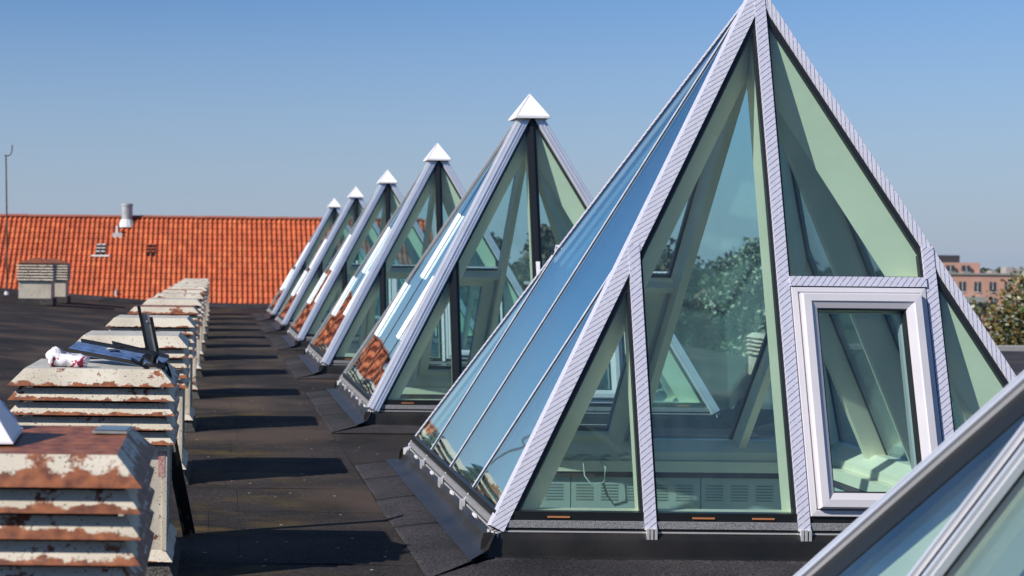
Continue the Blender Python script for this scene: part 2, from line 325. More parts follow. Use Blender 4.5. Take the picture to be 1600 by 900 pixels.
# ------------------------------------------------------------------ mesh helpers
class MB:
    def __init__(s): s.v = []; s.f = []; s.uv = []; s.mi = []; s.smooth = False
    def face(s, pts, uvs=None, mi=0):
        i = len(s.v); s.v += [tuple(p) for p in pts]; s.f.append(tuple(range(i, i + len(pts))))
        s.uv += list(uvs) if uvs else [(0.0, 1.0)] * len(pts); s.mi.append(mi)
    def box(s, a, b, mi=0):
        x0, y0, z0 = a; x1, y1, z1 = b
        P = [Vector((x, y, z)) for z in (z0, z1) for y in (y0, y1) for x in (x0, x1)]
        for q in ((0, 2, 3, 1), (4, 5, 7, 6), (0, 1, 5, 4), (2, 6, 7, 3), (0, 4, 6, 2), (1, 3, 7, 5)):
            s.face([P[k] for k in q], None, mi)
    def sweep(s, p0, p1, prof, mi=0, caps=True, prof1=None):
        """closed profile (list of 3D offsets) from p0 to p1, uv in metres"""
        p0 = Vector(p0); p1 = Vector(p1); prof1 = prof1 or prof
        n = len(prof); L = (p1 - p0).length; u = 0
        for i in range(n):
            a, b_ = prof[i], prof[(i + 1) % n]; c, d = prof1[i], prof1[(i + 1) % n]
            du = (b_ - a).length
            s.face([p0 + a, p0 + b_, p1 + d, p1 + c], [(u, 0), (u + du, 0), (u + du, L), (u, L)], mi)
            u += du
        if caps:
            s.face([p0 + a for a in reversed(prof)], None, mi); s.face([p1 + a for a in prof1], None, mi)
    def bar(s, p0, p1, eu, en, u0, u1, n0, n1, mi=0):
        s.sweep(p0, p1, [eu * u0 + en * n0, eu * u1 + en * n0, eu * u1 + en * n1, eu * u0 + en * n1], mi)
    def tube(s, pts, r, seg=6, mi=0, caps=True):
        pts = [Vector(p) for p in pts]; rings = []
        rr = r if isinstance(r, (list, tuple)) else [r] * len(pts)
        for i, p in enumerate(pts):
            d = (pts[min(i + 1, len(pts) - 1)] - pts[max(i - 1, 0)]).normalized()
            a = d.cross(Vector((0, 0, 1)));
            if a.length < 1e-3: a = d.cross(Vector((1, 0, 0)))
            a.normalize(); b_ = a.cross(d)
            rings.append([p + (a * math.cos(k * 2 * math.pi / seg) + b_ * math.sin(k * 2 * math.pi / seg)) * rr[i] for k in range(seg)])
        for i in range(len(rings) - 1):
            for k in range(seg):
                k2 = (k + 1) % seg
                s.face([rings[i][k], rings[i][k2], rings[i + 1][k2], rings[i + 1][k]], None, mi)
        if caps:
            s.face(list(reversed(rings[0])), None, mi); s.face(rings[-1], None, mi)
    def mesh(s, name, mats):
        me = bpy.data.meshes.new(name); me.from_pydata(s.v, [], s.f)
        for m in (mats if isinstance(mats, (list, tuple)) else [mats]): me.materials.append(M[m])
        ul = me.uv_layers.new(name='UVMap'); ul.data.foreach_set('uv', [c for u in s.uv for c in u])
        me.polygons.foreach_set('material_index', s.mi)
        if s.smooth:
            import bmesh
            bm = bmesh.new(); bm.from_mesh(me); bmesh.ops.remove_doubles(bm, verts=bm.verts, dist=1e-5); bm.to_mesh(me); bm.free()
            me.polygons.foreach_set('use_smooth', [True] * len(me.polygons))
        me.update(); return me
    def obj(s, name, mats, parent=None, loc=None):
        o = bpy.data.objects.new(name, s.mesh(name, mats)); COL.objects.link(o)
        if parent is not None: o.parent = parent
        if loc is not None: o.location = loc
        return o
def tag(o, label=None, cat=None, group=None, kind=None):
    if label: o['label'] = label
    if cat: o['category'] = cat
    if group: o['group'] = group
    if kind: o['kind'] = kind
    return o
def empty(name, loc=(0, 0, 0)):
    o = bpy.data.objects.new(name, None); COL.objects.link(o); o.location = loc; o.empty_display_size = .2; return o
def link_copy(o, parent=None):
    c = o.copy(); COL.objects.link(c)
    if parent is not None: c.parent = parent
    return c
def copy_tree(o, parent=None):
    c = link_copy(o, parent)
    for ch in list(o.children): copy_tree(ch, c)
    return c
V3 = Vector

# ------------------------------------------------------------------ the flat roof and its setting
ROOF_Y0, ROOF_Y1, ROOF_X0, ROOF_X1 = -6.0, 52.5, -14.0, 9.6
PX, HALF, DEP, PITCH, PY0 = 3.45, 1.80, 3.60, 6.59, 8.29
PYR_Y = [PY0 + PITCH * k for k in range(-1, 6)]
def rz(x): return 0.072 * max(0.0, -x - 1.2)
g = MB(); g.box((-900, -300, -12.3), (1400, 1800, -12)); tag(g.obj('ground', 'ground'), kind='structure')
# deck with openings under the pyramids
ys = sorted({ROOF_Y0, ROOF_Y1} | {y + 0.02 for y in PYR_Y} | {y + DEP - 0.02 for y in PYR_Y})
xs = [ROOF_X0, -1.2, PX - HALF + 0.02, PX + HALF - 0.02, ROOF_X1]
g = MB()
for i in range(len(xs) - 1):
    for j in range(len(ys) - 1):
        if i == 2 and j % 2 == 1: continue
        a, b_, c, d = xs[i], xs[i + 1], ys[j], ys[j + 1]
        g.face([V3((a, c, rz(a))), V3((b_, c, rz(b_))), V3((b_, d, rz(b_))), V3((a, d, rz(a)))])
flat_roof = tag(g.obj('flat_roof', 'felt'), kind='structure')
# felt sheets laid over it, each a shallow slab lapped over the next
k = 0
y = 4.3
while y < 30:
    hgt = rnd.choice([.85, 1.0, 1.0, 1.25])
    cuts = [-6.5 + rnd.uniform(-1, 1), -1.2, 1.18] if y < 16 else [-6.5, -1.2, 1.18]
    seam = rnd.uniform(-0.1, 0.35)
    cuts = sorted(cuts + [seam])
    for a, b_ in zip(cuts[:-1], cuts[1:]):
        g = MB(); e = 0.006
        lift = 0.0045
        def q(x, yy, dz): return V3((x, yy, rz(x) + dz + .003 * noise.noise(V3((x * 1.3, yy * 1.3, 0))) + .003))
        y0, y1 = y, y + hgt - 0.003
        a2, b2 = a + 0.0015, b_ - 0.0015
        nseg = 6
        for s_ in range(nseg):
            xa = a2 + (b2 - a2) * s_ / nseg; xb = a2 + (b2 - a2) * (s_ + 1) / nseg
            w0 = y0 + 0.05 * noise.noise(V3((xa * .8, y, 3))); w1 = y0 + 0.05 * noise.noise(V3((xb * .8, y, 3)))
            g.face([q(xa, w0, lift), q(xb, w1, lift), q(xb, y1, 0.004), q(xa, y1, 0.004)])
            g.face([q(xa, w0, 0.001), q(xb, w1, 0.001), q(xb, w1, lift), q(xa, w0, lift)])
        g.obj('roofing_sheet', 'felt', flat_roof); k += 1
    y += hgt
# the building below, its edge trim and the far upstand
g = MB(); g.box((ROOF_X0, ROOF_Y0, -12), (PX - HALF - .1, ROOF_Y1 - .05, -0.35)); g.box((PX + HALF + .1, ROOF_Y0, -12), (ROOF_X1 - .05, ROOF_Y1 - .05, -0.35))
b = g.obj('building_block', 'red_brick'); tag(b, 'red brick building block carrying the flat black roof', 'building')
g = MB(); g.box((ROOF_X1 - .12, ROOF_Y0, -0.34), (ROOF_X1, ROOF_Y1, 0.10)); g.obj('roof_edge', 'felt_plain', b)
g = MB()
for i in range(8):
    x0 = ROOF_X0 + (ROOF_X1 - ROOF_X0) * i / 8; x1 = ROOF_X0 + (ROOF_X1 - ROOF_X0) * (i + 1) / 8
    for (ya, yb, h, yc, yd, h2) in ((ROOF_Y1 - .9, ROOF_Y1 - .5, 0.0, 0, 0, .14), (ROOF_Y1 - .5, ROOF_Y1, .14, 0, 0, .14)):
        g.face([V3((x0, ya, rz(x0) + h + .004)), V3((x1, ya, rz(x1) + h + .004)), V3((x1, yb, rz(x1) + h2 + .004)), V3((x0, yb, rz(x0) + h2 + .004))])
    g.face([V3((x1, ROOF_Y1, rz(x1) - .8)), V3((x0, ROOF_Y1, rz(x0) - .8)), V3((x0, ROOF_Y1, rz(x0) + .144)), V3((x1, ROOF_Y1, rz(x1) + .144))])
u = g.obj('upstand', 'cant', b)

# ------------------------------------------------------------------ pyramids
BZ, AY, AZ = 0.25, 0.79, 3.55
A_ = V3((-HALF, 0, BZ)); B_ = V3((HALF, 0, BZ)); C_ = V3((HALF, DEP, BZ)); D_ = V3((-HALF, DEP, BZ)); P_ = V3((0, AY, AZ))
FACES = [(A_, B_), (B_, C_), (C_, D_), (D_, A_)]
def fnorm(p0, p1): return (p1 - p0).cross(P_ - p0).normalized()
def hip_side(i):
    p = FACES[i][0]; E = (P_ - p).normalized(); Nn = (fnorm(*FACES[i]) + fnorm(*FACES[i - 1])).normalized()
    return E.cross(Nn).normalized()
def slab(mb, pts, n, th, inset=0.0, mi=0):
    c = sum(pts, V3()) / len(pts)
    pts = [p + (c - p).normalized() * inset for p in pts]
    lo = [p - n * th for p in pts]
    mb.face(pts, None, mi); mb.face(list(reversed(lo)), None, mi)
    for i in range(len(pts)):
        j = (i + 1) % len(pts); mb.face([lo[i], lo[j], pts[j], pts[i]], None, mi)
def rings(mb, org, U, Vv, n, u0, u1, v0, v1, prof, mi=0):
    rs = []
    for ins, h in prof:
        rs.append([org + U * (u0 + ins) + Vv * (v0 + ins) + n * h, org + U * (u1 - ins) + Vv * (v0 + ins) + n * h,
                   org + U * (u1 - ins) + Vv * (v1 - ins) + n * h, org + U * (u0 + ins) + Vv * (v1 - ins) + n * h])
    for a, b2 in zip(rs, rs[1:] + rs[:1]):
        for i in range(4):
            j = (i + 1) % 4; mb.face([a[i], a[j], b2[j], b2[i]], None, mi)

def crumple(o, amt, sc):
    for v in o.data.vertices:
        v.co += noise.noise_vector(v.co * sc) * amt

def grid_patch(name, mat, parent, corners, nu, nv, amt, sc, th=0.004, sag=0.0):
    """a sheet between four corners with gentle creases and a thickness"""
    g = MB(); p00, p10, p11, p01 = [V3(c) for c in corners]
    nn = (p10 - p00).cross(p01 - p00).normalized()
    def pt(i, j):
        a, b2 = i / nu, j / nv
        p = p00 * (1 - a) * (1 - b2) + p10 * a * (1 - b2) + p11 * a * b2 + p01 * (1 - a) * b2
        e = min(1, 4 * min(a, 1 - a) + .35) * 1
        return p + nn * (-sag * math.sin(math.pi * b2) + th + amt * (noise.noise(p * sc) * 1.0 + .5 * noise.noise(p * sc * 2.7))) * e
    for i in range(nu):
        for j in range(nv): g.face([pt(i, j), pt(i + 1, j), pt(i + 1, j + 1), pt(i, j + 1)])
    for i in range(nu):
        for j in (0, nv):
            a, b2 = pt(i, j), pt(i + 1, j); g.face([a, b2, b2 - nn * th * 1.5, a - nn * th * 1.5])
    for j in range(nv):
        for i in (0, nu):
            a, b2 = pt(i, j), pt(i, j + 1); g.face([a, b2, b2 - nn * th * 1.5, a - nn * th * 1.5])
    g.smooth = True
    return g.obj(name, mat, parent)

def make_window(root, org, U, Vv, n, u0, u1, v0, v1, outer, inner, handle=True):
    g = MB(); rings(g, org, U, Vv, n, u0, u1, v0, v1, [(0, -.10), (0, .012), (.004, .028), (.034, .032), (.040, .026), (.040, -.10)])
    win = g.obj('window', outer, root)
    g = MB(); rings(g, org, U, Vv, n, u0 + .045, u1 - .045, v0 + .045, v1 - .045,
                    [(0, -.02), (0, .055), (.010, .072), (.052, .074), (.058, .066), (.092, .050), (.096, .030), (.096, -.02)])
    g.obj('sash', outer, win)
    g = MB(); rings(g, org, U, Vv, n, u0 + .030, u1 - .030, v0 + .030, v1 - .030,
                    [(0, -.026), (.11, -.026), (.12, -.04), (.115, -.085), (.02, -.11), (0, -.11)])
    g.obj('inner_frame', inner, win)
    g = MB(); rings(g, org, U, Vv, n, u0 + .138, u1 - .138, v0 + .138, v1 - .138, [(0, .036), (.010, .036), (.010, -.015), (0, -.015)])
    g.obj('seal', 'gasket', win)
    g = MB(); i_ = .135
    slab(g, [org + U * (u0 + i_) + Vv * (v0 + i_), org + U * (u1 - i_) + Vv * (v0 + i_), org + U * (u1 - i_) + Vv * (v1 - i_), org + U * (u0 + i_) + Vv * (v1 - i_)], n, .024)
    g.obj('window_pane', 'glass', win)
    if handle:
        g = MB(); cu = (u0 + u1) / 2
        c = org + U * cu + Vv * (v0 + .075) - n * .112
        g.bar(c - U * .05, c + U * .05, Vv, n, -.012, .012, -.012, 0)
        g.bar(c - U * .01, c + U * .07, Vv, n, -.008, .008, -.035, -.014)
        g.obj('handle', 'bright_alu', win)
    return win

def make_pyramid(kind):
    film = kind == 'film'; capped = kind == 'capped'
    root = empty('pyramid_skylight')
    VT = 0.427
    for fi, (p0, p1) in enumerate(FACES):
        n = fnorm(p0, p1); U = (p1 - p0).normalized(); Ln = (p1 - p0).length
        q1, q2, q3 = [p0 + U * Ln * t for t in (.25, .5, .75)]
        m0, m1 = (p0 + P_) / 2, (p1 + P_) / 2
        E = (P_ - q2).normalized(); W = n.cross(E) * -1      # W across mullion
        W = E.cross(n).normalized()
        tA = q2 + (P_ - q2) * VT; tB = q3 + (P_ - q2) * VT
        # panes
        quads = [[p0, q1, m0], [q1, q2, P_, m0], [q3, p1, m1]]
        has_win = fi in (0, 2)
        quads.append([tA, tB, m1, P_] if has_win else [q2, q3, m1, P_])
        for pts in quads:
            g = MB(); slab(g, pts, n, .026, .012); g.obj('glass_pane', 'boosted_glass' if fi == 3 and not capped else 'glass', root)
        # dark seals along every joint
        jn = [(q1, m0), (q2, P_), (q3, m1)]
        front = fi == 0
        for ji, (a, c) in enumerate(jn):
            g = MB()
            wide = .052 if (front or film) and fi != 3 else (.030 if fi in (0, 2) else .010)
            if film and fi == 3: wide = .0095
            tr_ = (c - a).normalized() * (.07 if ji != 1 else .03)
            g.bar(a, c - tr_, W, n, -wide, wide, -.030, .004)
            if not film and fi == 0: g.bar(a, c, W, n, -.018, .018, .003, .022)
            g.obj('glazing_seal', 'gasket', root)
            # inner beams
            g = MB(); d0 = .22 if ji == 1 else .17
            g_prof = [W * -.031 + n * -d0, W * .031 + n * -d0, W * .031 + n * -.027, W * -.031 + n * -.027]
            dr = (c - a).normalized(); pr1 = []
            for o_ in g_prof:
                t_ = 1e9
                for hp, hs in ([(p0, hip_side(fi))] if ji == 0 else [(p1, hip_side((fi + 1) % 4))] if ji == 2 else [(p0, hip_side(fi)), (p1, hip_side((fi + 1) % 4))]):
                    den = dr.dot(hs)
                    if abs(den) > 1e-4:
                        q_ = ((hp - (a + o_)).dot(hs)) / den; t_ = min(t_, q_ - .02)
                pr1.append(o_ + dr * (t_ - (c - a).length))
            g.sweep(a, c, g_prof, prof1=pr1); g.obj('mullion', 'green', root)
            if film:
                ww = .034 if fi != 3 else .010
                hh = .024 if fi != 3 else .009
                a2 = a - (c - a).normalized() * .05
                g = MB(); g.bar(a2, c - tr_ * .35, W, n, -ww, ww, .0045, hh); g.obj('mullion_cap', 'film_thin' if fi != 3 else 'rib_film', root)
            elif fi == 0:
                # the bottom length carries a white film
                if ji == 1:
                    g = MB(); g.bar(a + (c - a) * .0, a + (c - a) * .46, W, n, -.020, .020, .023, .034); g.obj('mullion_cap', 'white_film', root)
                else:
                    g = MB(); g.bar(a + (c - a) * .02, a + (c - a) * .55 * (1 if ji else .02), W, n, -.014, .014, .023, .034); g.obj('mullion_cap', 'white_film' if ji else 'gasket', root)
        if kind == 'capped' and fi in (1, 3):
            for a, c in jn:
                g = MB(); g.bar(a, c, W, n, -.042, .042, .0045, .026)
                for q_ in (-.030, .030): g.bar(a, c, W, n, q_ - .007, q_ + .007, .0255, .040)
                g.obj('mullion_cap', 'alu', root)
                g = MB(); g.bar(a, c, W, n, -.009, .009, .0265, .030); g.obj('mullion_groove', 'gasket', root)
        if fi == 3 and kind == 'alu':
            # leftovers of white protective film along the joints
            for (a, c), (t0, t1) in zip(jn, ((.36, .75), (.40, .62), (.40, .81))):
                g = MB(); g.sweep(a + (c - a) * t0, a + (c - a) * t1, [W * -.034 + n * .0045, W * .034 + n * .0045, W * -.024 + n * .040]); g.obj('film_strip', 'white_film', root)
        if has_win:
            g = MB(); g.bar(tA, tB, E, n, -.026, .026, -.15, -.027); g.obj('transom', 'green', root)
            g = MB(); g.bar(tA, tB, E, n, -.040, .040, -.030, .004); g.obj('glazing_seal', 'gasket', root)
            g = MB(); g.bar(tA + U * .035, tB - U * .035, E, n, -.030, .030, .005, .036); g.obj('transom_cap', 'film_thin' if film else 'alu', root)
            hv = (tA - q2).length
            make_window(root, q2, U, E, n, .040, (q3 - q2).length - .040, .035, hv - .032, 'pvc', 'green' if fi == 2 else 'pvc')
        # base
        o2 = V3((n.x, n.y, 0)).normalized(); Z = V3((0, 0, 1))
        g = MB(); g.bar(p0 + U * .02, p1 - U * .02, o2, Z, -.05, .005, .003, .052); g.obj('glazing_seal', 'gasket', root)
        g = MB(); g.bar(p0 + U * .03, p1 - U * .03, o2, Z, -.04, .020, -.040, .001); g.obj('sill_strip', 'sill', root)
        g = MB(); g.bar(p0 + U * .03, p1 - U * .03, o2, Z, -.04, .014, -.080, -.041); g.obj('sill_gap', 'gasket', root)
        g = MB(); g.bar(p0 + U * .04, p1 - U * .04, o2, Z, .013, .022, -.066, -.058); g.obj('sill_rail', 'bright_alu', root)
        g = MB(); g.sweep(p0 + U * .06, p1 - U * .06, [o2 * a_ + Z * b_ for a_, b_ in ((-.045, -.10), (-.27, -.10), (-.27, -.035), (-.15, .050), (-.045, .050))]); g.obj('base_beam', 'green', root)
        g = MB(); g.bar(p0 + U * .12, p1 - U * .12, o2, Z, -.34, -.14, -.19, -.103); g.obj('inner_ledge', 'green', root)
        g = MB(); g.bar(p0 + U * .14, p1 - U * .14, o2, Z, -.33, -.16, -.236, -.191); g.obj('ledge_seal', 'dark_liner', root)
        for t in (.25, .5, .75):
            c = p0 + U * Ln * t + o2 * .03 + Z * -.062
            g = MB()
            for s_ in (-.030, -.008, .016): g.bar(c + U * s_, c + U * (s_ + .014), o2, Z, 0, .026, -.035, .03)
            g.obj('clip', 'bright_alu', root)
        if fi in (0,):
            for uu in (.30, 1.15, 1.50, 2.55, 3.2):
                c = p0 + U * uu; g = MB(); g.bar(c, c + U * .13, o2, Z, .006, .012, .018, .027); g.obj('spacer', 'spacer', root)
        if fi == 3:
            for uu in (.45, 1.3, 2.2, 3.05):
                c = p0 + U * uu; g = MB(); g.bar(c, c + U * .10, o2, Z, .028, .042, -.105, -.055); g.obj('clip', 'cap_white', root)
        # inner shaft wall made of perforated panels
        xa, xb = .20, Ln - .20
        npan = 3
        for pi in range(npan):
            ua = xa + (xb - xa) * pi / npan + .004; ub = xa + (xb - xa) * (pi + 1) / npan - .004
            g = MB(); base = p0 - o2 * .30
            g.bar(base + U * ua, base + U * ub, o2, Z, 0, .04, -.72, -.235)
            for r_ in range(2):
                for c_ in range(5):
                    cu = ua + .06 + c_ * .205
                    for s_ in range(6):
                        zz = -.30 - r_ * .20 - s_ * .024
                        g.bar(base + U * cu, base + U * (cu + .14), o2, Z, -.003, -.0005, zz - .009, zz, 1)
            g.obj('perforated_panel', ['panel', 'slot'], root)
    # shaft below the panels
    g = MB(); h = .28
    a, b2, c, d = [V3((p.x * (1 - .14), p.y + (.25 if p.y < 1 else -.25), 0)) for p in (A_, B_, C_, D_)]
    for p, q_ in ((a, b2), (b2, c), (c, d), (d, a)):
        g.face([p + V3((0, 0, -.46)), q_ + V3((0, 0, -.46)), q_ + V3((0, 0, -1.6)), p + V3((0, 0, -1.6))], None, 0)
    g.face([p + V3((0, 0, -1.6)) for p in (a, b2, c, d)], None, 1)
    g.obj('shaft', ['liner', 'floor_in'], root)
    # hips
    for i in range(4):
        p = FACES[i][0]; n1 = fnorm(*FACES[i]); n2 = fnorm(*FACES[i - 1])
        E = (P_ - p).normalized(); Nn = (n1 + n2).normalized(); k_ = Nn.dot(n1)
        t1 = n1.cross(E); t1 = t1 if t1.dot(FACES[i][1] - p) > 0 else -t1
        t2 = n2.cross(E); t2 = t2 if t2.dot(FACES[i - 1][0] - p) > 0 else -t2
        t1.normalize(); t2.normalize()
        top = P_ - E * (.02 if film else .10)
        w_ = (.066, .036, .04, .018)[i] if film else (.088, .066, .05, .034)[i]
        th = (.020, .018, .02, .008)[i] if film else (.030, .030, .025, .012)[i]
        lo = p - E * .045
        prof = [Nn * th / k_, t2 * w_ + n2 * th, t2 * (w_ + .004) + n2 * .001, Nn * .0, t1 * (w_ + .004) + n1 * .001, t1 * w_ + n1 * th]
        g = MB(); g.sweep(lo, top, prof)
        if not film:
            for tt, nn_ in ((t1, n1), (t2, n2)):
                for q_ in [z_ * w_ / .088 for z_ in (.018, .050, .074)]:
                    g.bar(lo + tt * q_ + nn_ * (th - .001), top + tt * q_ + nn_ * (th - .001), tt, nn_, -.005, .005, 0, .013)
        g.obj('corner_cap', 'film' if film else 'alu', root)
        g = MB()
        for tt, nn_ in ((t1, n1), (t2, n2)): g.bar(p, top, tt, nn_, .0, w_ + (.036 if film else .095 if capped and i == 3 else .024), -.030, .004 if i != 3 else .003)
        g.obj('glazing_seal', 'gasket', root)
        g = MB(); side = E.cross(Nn).normalized()
        cp = [side * -.036 + Nn * -.30, side * .036 + Nn * -.30, side * .036 + Nn * -.03, side * -.036 + Nn * -.03]; g.sweep(p + E * .05, P_ - E * .10, cp, prof1=[cp[0] - E * .42, cp[1] - E * .42, cp[2], cp[3]]); g.obj('corner_beam', 'green', root)
        # foot clip of the corner
        g = MB(); c = lo + V3((0, 0, -.02)) - V3((Nn.x, Nn.y, 0)) * .03
        for s_ in (-.03, 0, .028): g.bar(c + side * s_, c + side * (s_ + .018), V3((Nn.x, Nn.y, 0)).normalized(), V3((0, 0, 1)), -.01, .045, -.055, .0)
        g.obj('clip', 'bright_alu', root)
    # kerb of black membrane around the opening
    for fi, (p0, p1) in enumerate(FACES):
        n = fnorm(p0, p1); o2 = V3((n.x, n.y, 0)).normalized(); U = (p1 - p0).normalized()
        a = V3((p0.x, p0.y, 0)) - U * .045; b2 = V3((p1.x, p1.y, 0)) + U * .045
        NU, prof = 36, [(-.02, .182), (.040, .180), (.055, .14), (.075, .100), (.120, .076), (.195, .062)] if fi == 3 else [(-.02, .182), (.040, .180), (.055, .14), (.060, .06), (.075, .015), (.12, -.002)]
        g = MB()
        def kp(i, j):
            t = i / NU; q_ = a + (b2 - a) * t; o_, z_ = prof[j]
            dd = .010 * noise.noise(V3((t * 9 + fi * 7, j * .7, 1))) + .016 * math.exp(-min(t, 1 - t) * 26) * math.sin(t * 160 + j)
            if fi == 3 and j in (1, 2, 3): dd += .016 * max(0, math.sin(t * 9.4)) ** 8 + .010 * noise.noise(V3((t * 22, j, 4)))
            corner = (o_) * (1 if i == NU else (-1 if i == 0 else 0))
            return q_ + o2 * (o_ + (dd if 0 < j < 5 else 0)) + U * corner + V3((0, 0, z_ + (.006 * noise.noise(V3((t * 14, 3, fi))) if j < 3 else 0)))
        for i in range(NU):
            for j in range(len(prof) - 1): g.face([kp(i, j), kp(i, j + 1), kp(i + 1, j + 1), kp(i + 1, j)])
        g.smooth = True
        g.obj('kerb_membrane', 'membrane', root)
    # felt skirt lapped on to the roof: left side in separate lengths, then the front strip
    xo = -HALF - .045 - .050
    segs = [(-.10, 1.02, .38), (.99, 2.06, .385), (2.03, 3.02, .375), (2.99, 3.82, .37)]
    for si, (y0, y1, wd) in enumerate(segs):
        yo = y0 - .40 if si == 0 else y0 - .01
        grid_patch('flashing_sheet', 'cant', root, [(xo - wd, yo, .012), (xo - wd, y1, .012), (xo + .03, y1, .060 + .0015 * (si % 2)), (xo + .03, y0, .060 + .0015 * (si % 2))], 14, 12, .010, 3.4, .0012, .012)
    grid_patch('flashing_sheet', 'cant', root, [(HALF + .3, -.50, .012), (-HALF - .47, -.50, .012), (-HALF - .10, -.10, .045), (HALF + .3, -.10, .045)], 14, 6, .004, 3.0, .004, .0)
    g = MB(); ap = [p + (P_ - p) * .935 for p in (A_, B_, C_, D_)]; tpp = P_ + V3((0, 0, .012))
    ap = [q_ + (q_ - V3((0, AY, q_.z))).normalized() * .006 for q_ in ap]
    for i in range(4): g.face([ap[i], ap[(i + 1) % 4], tpp])
    g.face(list(reversed(ap))); g.obj('apex_seal', 'gasket', root)
    # apex cap
    if not film:
        c = V3((0, AY + .045, 0)); r_ = .185; zb, zt = 3.37, 3.635
        g = MB(); cs = [c + V3((sx * r_, sy * r_, zb)) for sx, sy in ((-1, -1), (1, -1), (1, 1), (-1, 1))]; tp = V3((0, AY + .03, zt))
        for i in range(4):
            j = (i + 1) % 4; g.face([cs[i], cs[j], tp])
            lo_i, lo_j = cs[i] - V3((0, 0, .012)), cs[j] - V3((0, 0, .012)); g.face([lo_i, lo_j, cs[j], cs[i]])
        g.face([q_ - V3((0, 0, .012)) for q_ in reversed(cs)])
        cap_o = g.obj('apex_cap', 'cap_white', root)
        g = MB()
        for i in range(4):
            j = (i + 1) % 4; a_, b_ = cs[i], cs[j]; dn = V3(((a_ + b_) / 2 - c).xy.to_3d()).normalized()
            g.bar(a_ + dn * .0005, b_ + dn * .0005, dn, V3((0, 0, 1)), 0, .006, -.016, .010)
            g.tube([a_ + V3((0, 0, .002)), tp + V3((0, 0, .002))], .0045, 5)
        g.obj('folded_hem', 'cap_white', cap_o)
    return root

film_pyr = make_pyramid('film')
film_pyr.location = (PX, PYR_Y[1], 0)
GP = 'glass pyramid skylights in a row on the flat roof'
tag(film_pyr, 'large glass pyramid with purple striped film on its frame and a white framed window', 'skylight', GP)
alu_pyr = make_pyramid('alu')
labs = {0: 'aluminium framed glass pyramid cut off by the bottom right corner, closest to the viewer',
        2: 'white capped glass pyramid directly behind the film covered one, tallest of the capped ones',
        3: 'white capped glass pyramid, second of the capped ones behind the film covered one',
        4: 'white capped glass pyramid, third of the five capped ones, midway along the row',
        5: 'small looking white capped glass pyramid, last but one before the orange tiled roof',
        6: 'farthest white capped glass pyramid at the end of the row by the orange tiled roof'}
first = True
for k in (2, 3, 4, 5, 6, 0):
    o = make_pyramid('capped') if k == 0 else alu_pyr if first else copy_tree(alu_pyr); first = False
    o.location = (PX, PYR_Y[k] if k else PYR_Y[0] - .265, 0); tag(o, labs[k], 'skylight', GP)

# cables lying on the ledge inside the film covered pyramid
def coil(cx, cy, cz, r, turns, sq=.5, seed=1, tail=()):
    rr = random.Random(seed); pts = []
    for i in range(int(turns * 14)):
        a = i / 14 * 2 * math.pi; q_ = r * (1 + .18 * math.sin(a * .37 + seed))
        pts.append((cx + q_ * math.cos(a), cy + q_ * sq * math.sin(a), cz + .004 * i / 14 + .03 * (1 + math.sin(a + 1)) * .6))
    return pts + list(tail)
zc = .155; cy = PYR_Y[1] + DEP - .31
g = MB(); g.tube([(2.78, cy, zc - .03), (2.86, cy - .01, zc + .02), (2.95, cy, zc - .01)] + coil(2.99, cy, zc, .075, 1.6, .5, 2, [(2.99, cy - .08, zc + .01), (3.00, cy - .10, zc - .12), (3.06, cy - .10, zc - .2), (3.16, cy - .10, zc - .17), (3.17, cy - .09, zc - .05), (3.13, cy - .06, zc + .01)]), .006, 6)
g.smooth = True
tag(g.obj('cable', 'cable'), 'short pale cable with a hanging loop on the inner ledge of the film covered pyramid', 'cable', 'cables inside the film covered pyramid')
g = MB(); g.tube([(3.04, cy, zc + .03), (3.14, cy, zc + .01)] + coil(3.29, cy, zc + .004, .10, 4, .6, 5), .007, 6); g.smooth = True
tag(g.obj('cable', 'cable'), 'coiled bundle of pale cable on the inner ledge left of the first upright', 'cable', 'cables inside the film covered pyramid')
